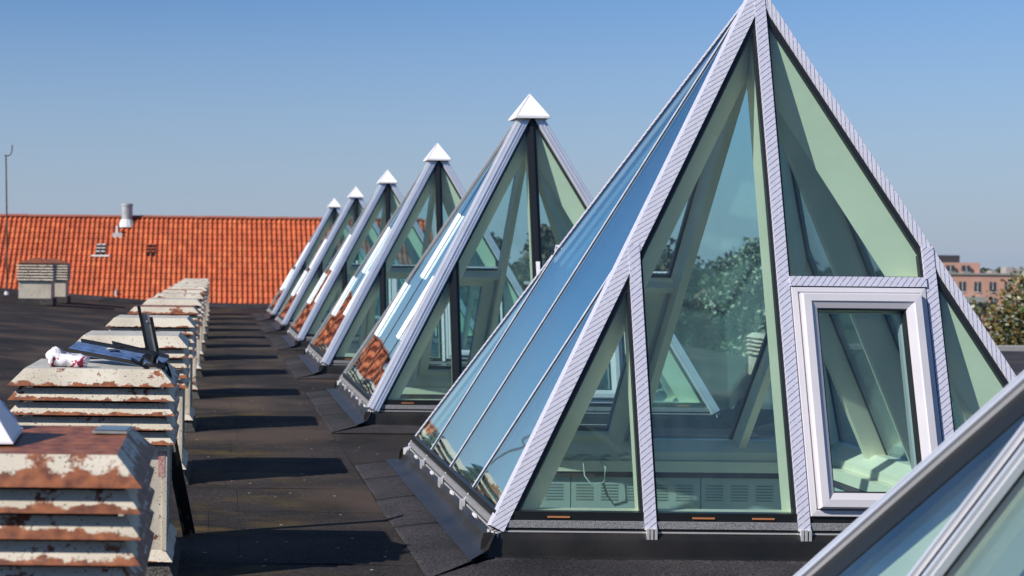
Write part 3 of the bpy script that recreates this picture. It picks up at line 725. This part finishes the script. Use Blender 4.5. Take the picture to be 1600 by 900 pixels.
# ------------------------------------------------------------------ louvred roof vents
def frustum(g, z0, r0, z1, r1, th=.006, v0=0., v1=1., mi=0):
    def sq(r, z): return [V3((-r, -r, z)), V3((r, -r, z)), V3((r, r, z)), V3((-r, r, z))]
    a, b2 = sq(r0, z0), sq(r1, z1); ai, bi = sq(r0 - th, z0 - th * .3), sq(r1 - th, z1 - th)
    for i in range(4):
        j = (i + 1) % 4
        g.face([a[i], a[j], b2[j], b2[i]], [(0, v0), (1, v0), (1, v1), (0, v1)], mi)
        g.face([ai[j], ai[i], bi[i], bi[j]], [(0, v0)] * 4, mi)
        g.face([ai[i], ai[j], a[j], a[i]], [(0, 0)] * 4, mi)
def make_vent(cap_m, slat_m, deck_m, body_m, nsl=4, bend=0.0):
    root = empty('louvred_vent')
    rim, zr, pit = .455, 1.06, .078
    g = MB(); frustum(g, zr, rim, 1.148, .372, mi=0)
    r = .372
    # deck slightly dished, with a folded seam
    nn = 6
    for i in range(nn):
        for j in range(nn):
            def dp(a, b2):
                x = -r + 2 * r * a / nn; y_ = -r + 2 * r * b2 / nn
                e = 0 if (a in (0, nn) or b2 in (0, nn)) else 1
                return V3((x, y_, 1.148 + e * (.006 * noise.noise(V3((x * 4 + bend, y_ * 4, bend))) - .002)))
            g.face([dp(i, j), dp(i + 1, j), dp(i + 1, j + 1), dp(i, j + 1)], [(0, .6)] * 4, 1)
    g.obj('cap', [cap_m, deck_m], root)
    for k in range(1, nsl + 1):
        g = MB(); z = zr - pit * k; frustum(g, z, rim - .002 * (k % 2), z + .062, .400); g.obj('louvre_slat', slat_m, root)
    zb = zr - pit * nsl - .012
    g = MB(); g.box((-.33, -.33, zb), (.33, .33, 1.13)); g.obj('inner_core', 'gap_shade', root)
    g = MB(); c = .40
    for (a, b2) in (((-c, -c), (c, -c)), ((c, -c), (c, c)), ((c, c), (-c, c)), ((-c, c), (-c, -c))):
        g.face([V3((*a, .17)), V3((*b2, .17)), V3((*b2, zb)), V3((*a, zb))], [(0, .25), (1, .25), (1, .9), (0, .9)])
    g.face([V3((-c, -c, zb)), V3((c, -c, zb)), V3((c, c, zb)), V3((-c, c, zb))])
    # bent seams at the corners
    for sx, sy in ((-1, -1), (1, -1), (1, 1), (-1, 1)):
        x, y_ = sx * c, sy * c; g.box((x - .012, y_ - .012, .17), (x + .012, y_ + .012, zb - .002))
    g.obj('body', body_m, root)
    g = MB(); frustum(g, .115, .448, .172, .402); g.obj('base_flange', body_m, root)
    g = MB(); frustum(g, .0, .47, .11, .42); g.box((-.418, -.418, .0), (.418, .418, .112)); g.obj('plinth', 'plinth', root)
    return root
GV = 'louvred metal vents in a row along the roof'
v_front = make_vent('vent3', 'vent2', 'deck_rust', 'vent1', bend=1)
v_worn = make_vent('vent1', 'vent1', 'deck_grey', 'vent0', bend=2)
v_clean = make_vent('vent0', 'vent1', 'deck_grey', 'vent0', bend=3)
v_rusty = make_vent('vent2', 'vent2', 'deck_rust', 'vent1', bend=4)
protos = {'f': v_front, 'w': v_worn, 'c': v_clean, 'r': v_rusty}
used = set()
vl = ['heavily rusted louvred vent with a brown deck in the bottom left corner',
      'cream louvred vent carrying blue metal profiles and a wrapped bundle',
      'cream louvred vent with black speckles, just behind the one carrying the blue profiles',
      'cream louvred vent with bare deck, fourth from the viewer along the row',
      'cream louvred vent with a rust eaten cap, fifth from the viewer along the row',
      'pale louvred vent, sixth from the viewer along the row', 'pale louvred vent, seventh from the viewer along the row',
      'brown rusted louvred vent, eighth from the viewer along the row', 'pale louvred vent, ninth from the viewer along the row',
      'pale louvred vent, tenth from the viewer along the row', 'pale louvred vent, eleventh from the viewer along the row',
      'pale louvred vent, last but one along the row', 'rust edged louvred vent, farthest of the row against the orange tiles']
for i, kd in enumerate('fwccrcwrccwcr'):
    if kd in used: o = copy_tree(protos[kd])
    else: o = protos[kd]; used.add(kd)
    o.location = (-.675, 4.70 + 3.37 * i, 0.011)
    o.rotation_euler.z = R(rnd.uniform(-.8, .8)) if i > 1 else 0
    tag(o, vl[i], 'roof vent', GV)
# two taller cowls at the far left
def make_cowl():
    root = empty('louvred_vent')
    g = MB(); g.box((-.56, -.56, 0), (.56, .56, .20)); g.obj('plinth', 'plinth', root)
    g = MB(); g.box((-.50, -.50, .17), (.50, .50, .80)); g.obj('body', 'vent0', root)
    for k in range(6):
        z = .76 + k * .087; g = MB(); frustum(g, z, .575, z + .075, .50, .01); g.obj('louvre_slat', 'vent0', root)
    g = MB(); g.box((-.46, -.46, .80), (.46, .46, 1.28)); g.obj('inner_core', 'gap_shade', root)
    g = MB()
    cs = [V3((x, y_, 1.28)) for x, y_ in ((-.58, -.58), (.58, -.58), (.58, .58), (-.58, .58))]; tp = V3((0, 0, 1.47))
    for i in range(4): g.face([cs[i], cs[(i + 1) % 4], tp], [(0, .2), (1, .2), (.5, 1)])
    g.face(list(reversed(cs))); g.obj('cap', 'deck_rust', root)
    return root
c1 = make_cowl(); c1.location = (-5.62, 44, rz(-5.62)); tag(c1, 'peaked cream louvred cowl at far left, the nearer and larger of the two', 'roof vent', 'peaked cowls at the far left')
c2 = copy_tree(c1); c2.location = (-5.45, 46.6, rz(-5.45)); tag(c2, 'peaked cream louvred cowl tucked behind the right side of the nearer cowl', 'roof vent', 'peaked cowls at the far left')
c3 = copy_tree(v_clean); c3.location = (9.0, 22.4, -.30); c3.scale = (1, 1, .85)  # added vent, stands for a reflection of the left row in the panes
tag(c3, 'added pale low louvred vent at the right roof edge, standing for a vent reflection in the film covered pyramid', 'roof vent'); del c3['group']

# ------------------------------------------------------------------ things lying on the vents
DZ = 1.148 + .011
# white pyramid cap waiting on the front vent
g = MB(); r_, h_ = .19, .268; cs = [V3((x * r_, y_ * r_, 0)) for x, y_ in ((-1, -1), (1, -1), (1, 1), (-1, 1))]
for i in range(4): g.face([cs[i], cs[(i + 1) % 4], V3((0, 0, h_))]); g.face([cs[i] - V3((0, 0, 0)), cs[(i + 1) % 4], cs[(i + 1) % 4] * .99 + V3((0, 0, .008)), cs[i] * .99 + V3((0, 0, .008))])
g.face(list(reversed(cs)))
o = g.obj('loose_pyramid_cap', 'cap_white', None, (-.845, 4.68, DZ + .008)); o.rotation_euler.z = R(3)
tag(o, 'loose white pyramid shaped metal cap on the rusty front vent at the left edge', 'cap')
# pale blue rounded bundle behind it
g = MB(); nS, nR = 18, 7
def dome(a, b2):
    th = a / nS * 2 * math.pi; ph = b2 / nR * math.pi / 2
    v = V3((math.cos(th) * math.cos(ph) * .13, math.sin(th) * math.cos(ph) * .09, math.sin(ph) * .115))
    return v * (1 + .10 * noise.noise(v * 18))
for a in range(nS):
    for b2 in range(nR): g.face([dome(a, b2), dome(a + 1, b2), dome(a + 1, b2 + 1), dome(a, b2 + 1)])
g.face([dome(a, 0) for a in reversed(range(nS))]); g.smooth = True
tag(g.obj('plastic_bundle', 'blue_plastic', None, (-.83, 4.97, DZ - .002)), 'pale blue rounded plastic bundle behind the loose white cap at the left edge', 'bundle')
# phone
ph = empty('phone', (-.355, 4.90, DZ + .004)); tag(ph, 'flat dark phone reflecting blue sky on the rusty deck of the front vent', 'phone')
ph.rotation_euler.z = R(-6)
g = MB(); g.box((-.060, -.075, 0), (.060, .075, .008)); g.obj('phone_case', 'grey_metal', ph)
g = MB(); g.box((-.054, -.069, .008), (.054, .069, .011)); g.obj('screen', 'phone', ph)
# wrapped bundle with red print
def blob_tube(path, rad, seed, amt=.012):
    g = MB(); seg = 16; rr = []
    path = [V3(p) for p in path]; n_ = len(path)
    for i, p in enumerate(path):
        d = (path[min(i + 1, n_ - 1)] - path[max(0, i - 1)]).normalized(); a = d.cross(V3((0, 0, 1))).normalized(); b2 = a.cross(d)
        ring = []
        for k in range(seg):
            v = (a * math.cos(k * 2 * math.pi / seg) + b2 * math.sin(k * 2 * math.pi / seg)) * rad[i]
            q_ = p + v; q_ = q_ + noise.noise_vector(q_ * 28 + V3((seed, 0, 0))) * amt
            ring.append(q_)
        rr.append(ring)
    for i in range(n_ - 1):
        for k in range(seg): g.face([rr[i][k], rr[i][(k + 1) % seg], rr[i + 1][(k + 1) % seg], rr[i + 1][k]])
    g.face(list(reversed(rr[0]))); g.face(rr[-1]); g.smooth = True; return g
path = [(-.13, .04, .050), (-.115, .035, .052), (-.10, .03, .050), (-.07, .02, .045), (-.045, .01, .038), (-.02, 0, .036), (.01, -.008, .036), (.04, -.014, .036), (.07, -.02, .034), (.09, -.024, .032), (.10, -.026, .032)]
g = blob_tube(path, [.020, .050, .056, .046, .034, .034, .036, .037, .036, .024, .006], 3, .026)
tag(g.obj('wrapped_bundle', 'wrap', None, (-.805, 7.84, DZ + .0)), 'crumpled white plastic wrapped bundle with dark red print on the second vent', 'bundle')
# blue channels
def channel(L_, w_, h_, name, label):
    root = empty(name); t_ = .004
    g = MB(); g.box((0, -w_ / 2, 0), (L_, w_ / 2, t_)); g.box((.02, -.012, t_), (L_ - .03, .012, t_ + .010)); g.obj('web', 'blue_metal', root)
    for s_ in (-1, 1):
        g = MB(); y0 = s_ * w_ / 2
        g.box((0.03 if s_ > 0 else 0, min(y0, y0 - s_ * t_), t_ + .0005), (L_, max(y0, y0 - s_ * t_), h_)); g.obj('flange', 'black_metal', root)
    tag(root, label, 'metal profile', 'metal profiles on the second vent'); return root
p = channel(.66, .13, .028, 'metal_channel', 'longer blue metal channel lying across the second vent, with a paper scrap on it')
p.location = (-.85, 8.24, DZ + .085); p.rotation_euler = (R(24), R(6), R(-33)); 
p2 = channel(.46, .10, .030, 'metal_channel', 'shorter blue metal channel overlapping the longer one at its right end')
p2.location = (-.66, 8.24, DZ + .080); p2.rotation_euler = (R(22), R(7), R(-42))
g = MB(); g.face([V3((0, 0, 0)), V3((.055, .01, .004)), V3((.06, .05, 0)), V3((.005, .045, .006))]); g.face([V3((0, 0, -.002)), V3((.005, .045, .004)), V3((.06, .05, -.002)), V3((.055, .01, .002))])
o = g.obj('paper_scrap', 'paper', None, (-.63, 8.06, DZ + .085)); tag(o, 'small torn pale paper scrap on the longer blue channel', 'paper')
# black clamp brackets at the right end
def bracket(loc, rz_, label, s=1.0):
    root = empty('clamp_bracket', loc); root.rotation_euler = (R(20), R(28), rz_); root.scale = (s, s, s)
    g = MB(); g.box((-.07, -.022, 0), (.07, .022, .010)); g.obj('plate', 'black_metal', root)
    g = MB(); g.box((-.012, -.020, .010), (.006, .020, .055)); g.box((.045, -.02, -.06), (.058, .02, .0)); g.obj('jaw', 'black_metal', root)
    g = MB(); g.tube([(.02, 0, .008), (.02, 0, .035)], .008, 8); g.obj('bolt', 'bright_alu', root)
    tag(root, label, 'bracket', 'black brackets at the end of the blue channels')
bracket((-.345, 7.78, DZ + .035), R(-30), 'black clamp bracket hanging over the right cap edge of the second vent')
bracket((-.42, 7.72, DZ + .025), R(10), 'black clamp bracket flat on the deck at the front end of the blue channels', .8)
bracket((-.28, 7.86, DZ - .015), R(-75), 'black clamp bracket tipped down the right slope of the second vent', .9)
# long rail leaning behind the second vent
rail = empty('leaning_rail', (0, 0, 0)); tag(rail, 'long black rail with a grey face leaning against the back of the second vent', 'metal profile')
ra, rb = V3((-.165, 9.0, .015)), V3((-.455, 8.72, 1.48)); E = (rb - ra).normalized(); Ux = E.cross(V3((0, 1, 0))).normalized() * -1; Nn = Ux.cross(E).normalized()
if Nn.y > 0: Nn = -Nn
g = MB()
for s_ in (-1, 1): g.bar(ra, rb - E * (.0 if s_ < 0 else .09), Ux, Nn, min(s_ * .022, s_ * .040), max(s_ * .022, s_ * .040), -.02, .018)
g.obj('rail_edge', 'black_metal', rail)
g = MB(); g.bar(ra + E * .55, rb - E * .06, Ux, Nn, -.022, .022, -.012, .006); g.obj('rail_face', 'grey_metal', rail)
g = MB(); g.bar(ra, ra + E * .549, Ux, Nn, -.022, .022, -.012, .006); g.obj('rail_foot', 'black_metal', rail)
for t in (.72, .93):
    c = ra + (rb - ra) * t; g = MB(); g.tube([c + Nn * .005, c + Nn * .012], .006, 8); g.obj('screw', 'bright_alu', rail)
# faded label on the second vent's body
g = MB(); g.box((-.31, 7.66 - .004, .58), (-.275, 7.66, .72)); g.obj('sticker', 'pinkred', None)
st = bpy.data.objects['sticker']; tag(st, 'faded red and cream sticker on the right corner of the second vent body', 'sticker')

# ------------------------------------------------------------------ tiled house behind
HY, EZ = 53.3, -.35
hz = EZ
rise = (1.76 + .02945 * HY - EZ) / (1 - .02945)
RY, RZ_ = HY + rise, EZ + rise
XL, XR = -22.0, 8.6
house = empty('tiled_house', (0, 0, 0)); tag(house, 'long house with an orange clay pantile roof behind the flat roof', 'house')
import numpy as np
rng = np.random.default_rng(3)
tw, rows_ = .197, 17
nx = int((XR - XL) / tw); sl = math.hypot(rise, rise); tl = sl / rows_
nrm = V3((0, -1, 1)).normalized(); up = V3((0, 1, 1)).normalized()
prof = [(0, .0), (.12, .028), (.32, .050), (.52, .028), (.66, -.004), (.84, -.012), (1.0, .0)]
vs, fs, tone = [], [], []
for r in range(rows_):
    for c in range(nx):
        x0 = XL + c * tw; j = rng.uniform(-.004, .004); tn = float(np.clip(rng.normal(.5, .17), 0, 1))
        b0 = len(vs)
        for s_, lift in ((0, .034), (1.0, .004)):
            for (u, h) in prof:
                p = V3((x0 + u * tw, HY, EZ)) + up * ((r + s_) * tl - (.02 if s_ == 0 else -.03) + j) + nrm * (h + lift)
                vs.append(tuple(p))
        np_ = len(prof)
        for (u, h) in prof:
            p = V3((x0 + u * tw, HY, EZ)) + up * (r * tl - .02 + j) + nrm * (h + .008); vs.append(tuple(p))
        for i in range(np_ - 1):
            fs.append((b0 + i, b0 + i + 1, b0 + np_ + i + 1, b0 + np_ + i)); tone.append(tn)
            fs.append((b0 + 2 * np_ + i, b0 + 2 * np_ + i + 1, b0 + i + 1, b0 + i)); tone.append(tn * .8)
me = bpy.data.meshes.new('roof_tiles'); me.from_pydata(vs, [], fs); me.materials.append(M['tile'])
at = me.attributes.new('tone', 'FLOAT', 'FACE'); at.data.foreach_set('value', tone)
o = bpy.data.objects.new('roof_tiles', me); COL.objects.link(o); o.parent = house; tag(o, kind='stuff')
g = MB()
g.face([V3((XL, HY, EZ - .01)), V3((XR, HY, EZ - .01)), V3((XR, RY, RZ_ - .01)), V3((XL, RY, RZ_ - .01))])
g.face([V3((XL, RY, RZ_ - .01)), V3((XR, RY, RZ_ - .01)), V3((XR, RY + rise, EZ)), V3((XL, RY + rise, EZ))])
g.obj('roof', 'red_brick', house)
g = MB(); g.box((XL + .2, HY + .3, -12), (XR - .2, RY + rise - .3, EZ)); g.face([V3((XR - .21, HY + .3, EZ)), V3((XR - .21, RY + rise - .3, EZ)), V3((XR - .21, RY, RZ_ - .1))]); g.obj('wall', 'red_brick', house)
rt = None
for i in range(int((XR - XL) / .42)):
    x = XL + i * .42
    if rt is None:
        g = MB(); pr = [V3((0, math.cos(a) * .12, math.sin(a) * .085)) for a in [math.pi * k / 6 for k in range(7)]]
        for k in range(6):
            g.face([pr[k], pr[k + 1], pr[k + 1] * 1.08 + V3((.43, 0, 0)), pr[k] * 1.08 + V3((.43, 0, 0))])
        rt = g.obj('ridge_tile', 'red_brick', house, (x, RY, RZ_ + .0)); g0 = rt
    else:
        o = link_copy(rt, house); o.location = (x, RY, RZ_ + rnd.uniform(-.008, .008))
# flues and vents on the tiles
def on_roof(px, py):
    """a point on the tiled slope under a photo pixel"""
    x_, y_ = px - 340, py - 406; y_ -= .010 * x_
    d = V3((x_ / 2207, 1, -y_ / 2207)); o0 = V3((0, 0, CAM_H))
    t = (V3((0, HY, EZ)) - o0).dot(nrm) / d.dot(nrm); return o0 + d * t
p = on_roof(197.5, 349)
g = MB(); g.tube([p + V3((0, .1, -.2)), p + V3((0, .1, .74))], .225, 16); g.smooth = False; g.obj('flue_pipe', 'zinc', house)
g = MB(); g.tube([p + V3((0, .1, .70)), p + V3((0, .1, .79))], .245, 16); g.obj('flue_collar', 'zinc', house)
g = MB(); g.tube([p + V3((0, .1, -.16)), p + V3((0, .1, .16))], [.42, .24], 14); g.obj('flue_flashing', 'lead', house)
p = on_roof(183, 369)
g = MB(); g.tube([p + V3((0, 0, -.05)), p + V3((0, 0, .42))], .055, 10); g.obj('vent_pipe', 'lead', house)
g = MB(); g.box((p.x - .18, p.y - .10, p.z - .08), (p.x + .20, p.y + .20, p.z + .13)); g.obj('pipe_flashing', 'lead', house)
for (px, py, fl) in ((157.5, 392, 1), (235.5, 392, 0)):
    p = on_roof(px, py)
    root_m = MB()
    W2, H2 = .19, .30
    root_m.bar(p - V3((W2, 0, 0)), p + V3((W2, 0, 0)), up, nrm, -H2, H2, .02, .07)
    vo_ = root_m.obj('tile_vent', 'black_metal', house)
    for r_ in (-1, 0, 1):
        for c_ in (-1, 1):
            q_ = p + up * (r_ * .19 + .07) + V3((c_ * .095, 0, 0)) + nrm * .075
            g = MB(); g.bar(q_ - V3((.075, 0, 0)), q_ + V3((.075, 0, 0)), up, nrm, -.028, .028, -.005, .03); g.obj('vent_hood', 'lead' if fl else 'tile', vo_)
    if fl:
        g = MB(); q_ = p - up * .34
        g.bar(q_ - V3((.36, 0, 0)), q_ + V3((.36, 0, 0)), up, nrm, -.04, .04, .05, .075); g.obj('vent_flashing', 'lead', vo_)
p = on_roof(182, 463)
g = MB(); g.tube([p, p + V3((0, -.02, .22))], .05, 8); g.obj('overflow_pipe', 'lead', house)
# mast
mx_, my_ = -7.45, 50.0; mz = rz(mx_)
mast = empty('mast', (mx_, my_, mz)); tag(mast, 'thin rusty mast with a hooked tip at the far left', 'mast')
g = MB(); g.tube([(0, 0, .0), (-.02, 0, 2.4), (-.08, 0, 4.95)], [.034, .03, .024], 8); g.obj('pole', 'rust_pole', mast)
g = MB(); g.tube([(-.14, 0, 4.92), (-.02, 0, 4.92), (.08, 0, 4.96), (.13, 0, 5.08), (.14, 0, 5.30)], .022, 6); g.obj('hook', 'rust_pole', mast)
g = MB(); g.tube([(0, 0, 0), (0, 0, .12)], [.10, .07], 10); g.obj('foot', 'lead', mast)
# low brick chimney seen through the second pyramid
g = MB(); g.box((9.9, 44.2, -3), (12.2, 45.2, 1.08)); 
bw = g.obj('brick_stack', 'red_brick', None); tag(bw, 'red brick stack beyond the roof edge seen through the second glass pyramid', 'chimney')
g = MB(); g.box((9.82, 44.1, 1.08), (12.28, 45.3, 1.17)); g.obj('coping', 'concrete', bw)

# ------------------------------------------------------------------ annex roof at the right
g = MB(); g.box((13.0, 17.0, -12), (34, 30.6, -.03)); an = g.obj('annex_building', 'felt_plain', None); tag(an, 'low black flat roofed annex at the right edge in front of the autumn tree', 'building')
g = MB(); g.box((12.9, 30.35, -.029), (34.1, 30.75, .07)); g.obj('coping', 'concrete', an)

# ------------------------------------------------------------------ trees
def make_tree(name, loc, top, width, leaves, mats, wts, leaf, label, seed, cat='tree', low=-12, group=None, crown_lo=None, npuff=26):
    rr = random.Random(seed); root = empty(name, loc); base = V3((0, 0, low))
    cl = crown_lo if crown_lo is not None else top - width * 1.5
    g = MB(); g.tube([(0, 0, low), (.1, 0, (low + cl) / 2), (0, .1, (cl + top) / 2)], [.34, .26, .10], 8)
    puffs = []
    for i in range(npuff):
        t = rr.random(); z = cl + (top - cl) * (t * .92 + .02)
        s_ = math.sin(math.pi * min(1, max(.0, t * .86 + .14))) ** .7
        a = rr.uniform(0, 2 * math.pi); q_ = width * .5 * s_ * math.sqrt(rr.uniform(.1, 1)) * .82
        pr_ = width * rr.uniform(.10, .19)
        c = V3((math.cos(a) * q_, math.sin(a) * q_, min(z, top - pr_ * .9))); puffs.append((c, pr_))
        if i % 2 == 0: g.tube([(0, 0, max(low, z - width * .5)), c * .5 + V3((0, 0, (z - width * .2) * .5)), c], [.09, .06, .02], 5)
    g.obj('trunk', 'bark', root)
    g = MB()
    for i in range(leaves):
        c, pr_ = puffs[rr.randrange(npuff)]
        d = V3((rr.gauss(0, 1), rr.gauss(0, 1), rr.gauss(0, 1))).normalized() * pr_ * (rr.random() ** .4) * rr.uniform(.85, 1.18)
        p = c + d; a = V3((rr.gauss(0, 1), rr.gauss(0, 1), rr.gauss(0, 1))).normalized(); b2 = a.cross(V3((rr.gauss(0, 1), rr.gauss(0, 1), rr.gauss(0, 1)))).normalized()
        s_ = leaf * rr.uniform(.6, 1.3); mi = rr.choices(range(len(mats)), wts)[0]
        g.face([p - a * s_, p + b2 * s_ * .6, p + a * s_, p - b2 * s_ * .6], None, mi)
    g.obj('crown', mats, root)
    tag(root, label, cat, group); return root
make_tree('whitebeam_tree', (17.6, 46, 0), 2.65, 4.6, 15000, ['leaf_green', 'leaf_white', 'leaf_dark'], [5, 4, 3], .078, 'green tree with whitish leaves seen through the film covered pyramid', 11, crown_lo=-5, npuff=34)
make_tree('whitebeam_tree', (26.6, 46, 0), 1.75, 6.4, 16000, ['leaf_autumn', 'leaf_white', 'leaf_green', 'leaf_brown'], [6, 2, 3, 2], .085, 'autumn tree with yellow green foliage and white flecks at the right edge', 12, crown_lo=-5, npuff=40)
fx = [(12.2, 62, 3.0, 3.6, 'dark'), (15.2, 66, 3.5, 5.0, 'brown'), (18.8, 64, 2.9, 5, 'dark'), (22.4, 70, 2.9, 6, 'brown'), (26.5, 72, 2.5, 6, 'dark'), (30.5, 76, 2.6, 6.5, 'brown')]
tl_ = ['dark tree leftmost of those beyond the roof, seen through the second pyramid', 'tall brown tree seen through the second pyramid beside its central upright',
       'dark green tree just right of the second pyramid, behind the film covered glass', 'brownish tree behind the left half of the film covered pyramid',
       'dark tree directly behind the whitish leaved tree', 'brownish tree right of the whitish leaved tree, behind the film covered pyramid']
for i, (x, y_, tp, wd, kd) in enumerate(fx):
    make_tree('broadleaf_tree', (x, y_, 0), tp, wd, 5000, ['leaf_dark', 'leaf_green'] if kd == 'dark' else ['leaf_brown', 'leaf_dark'], [3, 1], .17, tl_[i], 30 + i, group='trees beyond the roof edge', crown_lo=-5, npuff=26)
# far wood along the horizon
g = MB(); rr = random.Random(9)
for i in range(26000):
    x = rr.uniform(30, 330); y_ = rr.uniform(300, 330); z = -8 + rr.random() ** .7 * (8.5 + 1.6 * noise.noise(V3((x * .05, 0, 2))) + 1.0 * noise.noise(V3((x * .2, 0, 5))))
    s_ = rr.uniform(.5, 1.0); a = V3((rr.gauss(0, 1), rr.gauss(0, 1), rr.gauss(0, 1))).normalized(); b2 = a.cross(V3((.3, .2, 1))).normalized()
    p = V3((x, y_, z)); g.face([p - a * s_, p + b2 * s_, p + a * s_, p - b2 * s_])
tag(g.obj('far_wood', 'leaf_dark'), 'low dark wood along the horizon at the right', 'woodland', kind='stuff')

# ------------------------------------------------------------------ brick apartment block far right
apt = empty('apartment_block', (0, 0, 0)); tag(apt, 'distant salmon brick apartment block with rows of dark windows behind the right hip', 'building')
AX0, AX1, AYY, TOP = 137.5, 176, 270, .35
g = MB(); g.box((AX0, AYY, -12), (AX1, AYY + 14, TOP)); g.box((AX0, AYY + .5, TOP), (AX0 + 8.5, AYY + 12, TOP + 2.3), 0); g.obj('wall', 'brick', apt)
g = MB(); g.box((AX0 + 1.2, AYY + 2, TOP + 2.3), (AX0 + 5.4, AYY + 9, TOP + 3.7)); g.obj('roof_plant', 'render_dark', apt)
g = MB(); g.box((AX0 - .2, AYY - .25, TOP), (AX1, AYY + .49, TOP + .35)); g.obj('parapet', 'concrete', apt)
w0 = None
def far_win(x, z, w_=1.25, h_=1.9):
    global w0
    if w0 is None:
        g = MB(); g.box((-.5, 0, -.5), (.5, .3, .5)); w0 = g.obj('window', 'win_dark', apt)
        g = MB(); g.box((-.56, -.08, -.56), (.56, -.0, -.5)); g.box((-.02, -.05, -.5), (.02, -.001, .5)); g.obj('window_frame', 'cap_white', w0)
        o = w0
    else: o = copy_tree(w0, apt)
    o.location = (x, AYY - .06, z); o.scale = (w_, 1, h_)
for r_ in range(4):
    for c_ in range(13):
        if r_ == 0 and c_ in (6, 9): far_win(AX0 + 2.0 + c_ * 2.9, TOP - 2.2 - r_ * 3.1, 2.3, 1.7)
        else: far_win(AX0 + 2.0 + c_ * 2.9 + (.2 if r_ % 2 else 0), TOP - 2.3 - r_ * 3.1)
for x in (2.6, 5.6): far_win(AX0 + x, TOP + 1.15, 1.5, 1.2)
g = MB(); g.box((AX0 + 4.2, AYY - 1.6, TOP - 5.2), (AX0 + 8.6, AYY - .07, TOP - 4.2)); g.box((AX0 + 4.2, AYY - 1.6, TOP - 5.3), (AX0 + 8.6, AYY - .07, TOP - 5.21)); g.obj('balcony', 'concrete', apt)
rr = random.Random(4)
for i in range(12):
    x = AX0 + 10 + i * 2.3 + rr.uniform(-.4, .4); h_ = rr.uniform(.5, 1.4); wd = rr.uniform(.5, .8)
    g = MB(); g.box((x, AYY + 3, TOP + .01), (x + wd * 2, AYY + 5, TOP + h_)); g.box((x + .1, AYY + 3.1, TOP + h_ + .002), (x + wd * 1.4, AYY + 4.6, TOP + h_ + .3)); g.obj('roof_unit', 'concrete', apt)
g = MB(); g.tube([(36.1, 60, -2.2), (36.15, 60, .6)], [.35, .10], 6); tag(g.obj('folded_parasol', 'red_cloth'), 'folded red parasol beyond the right hip of the film covered pyramid', 'parasol')
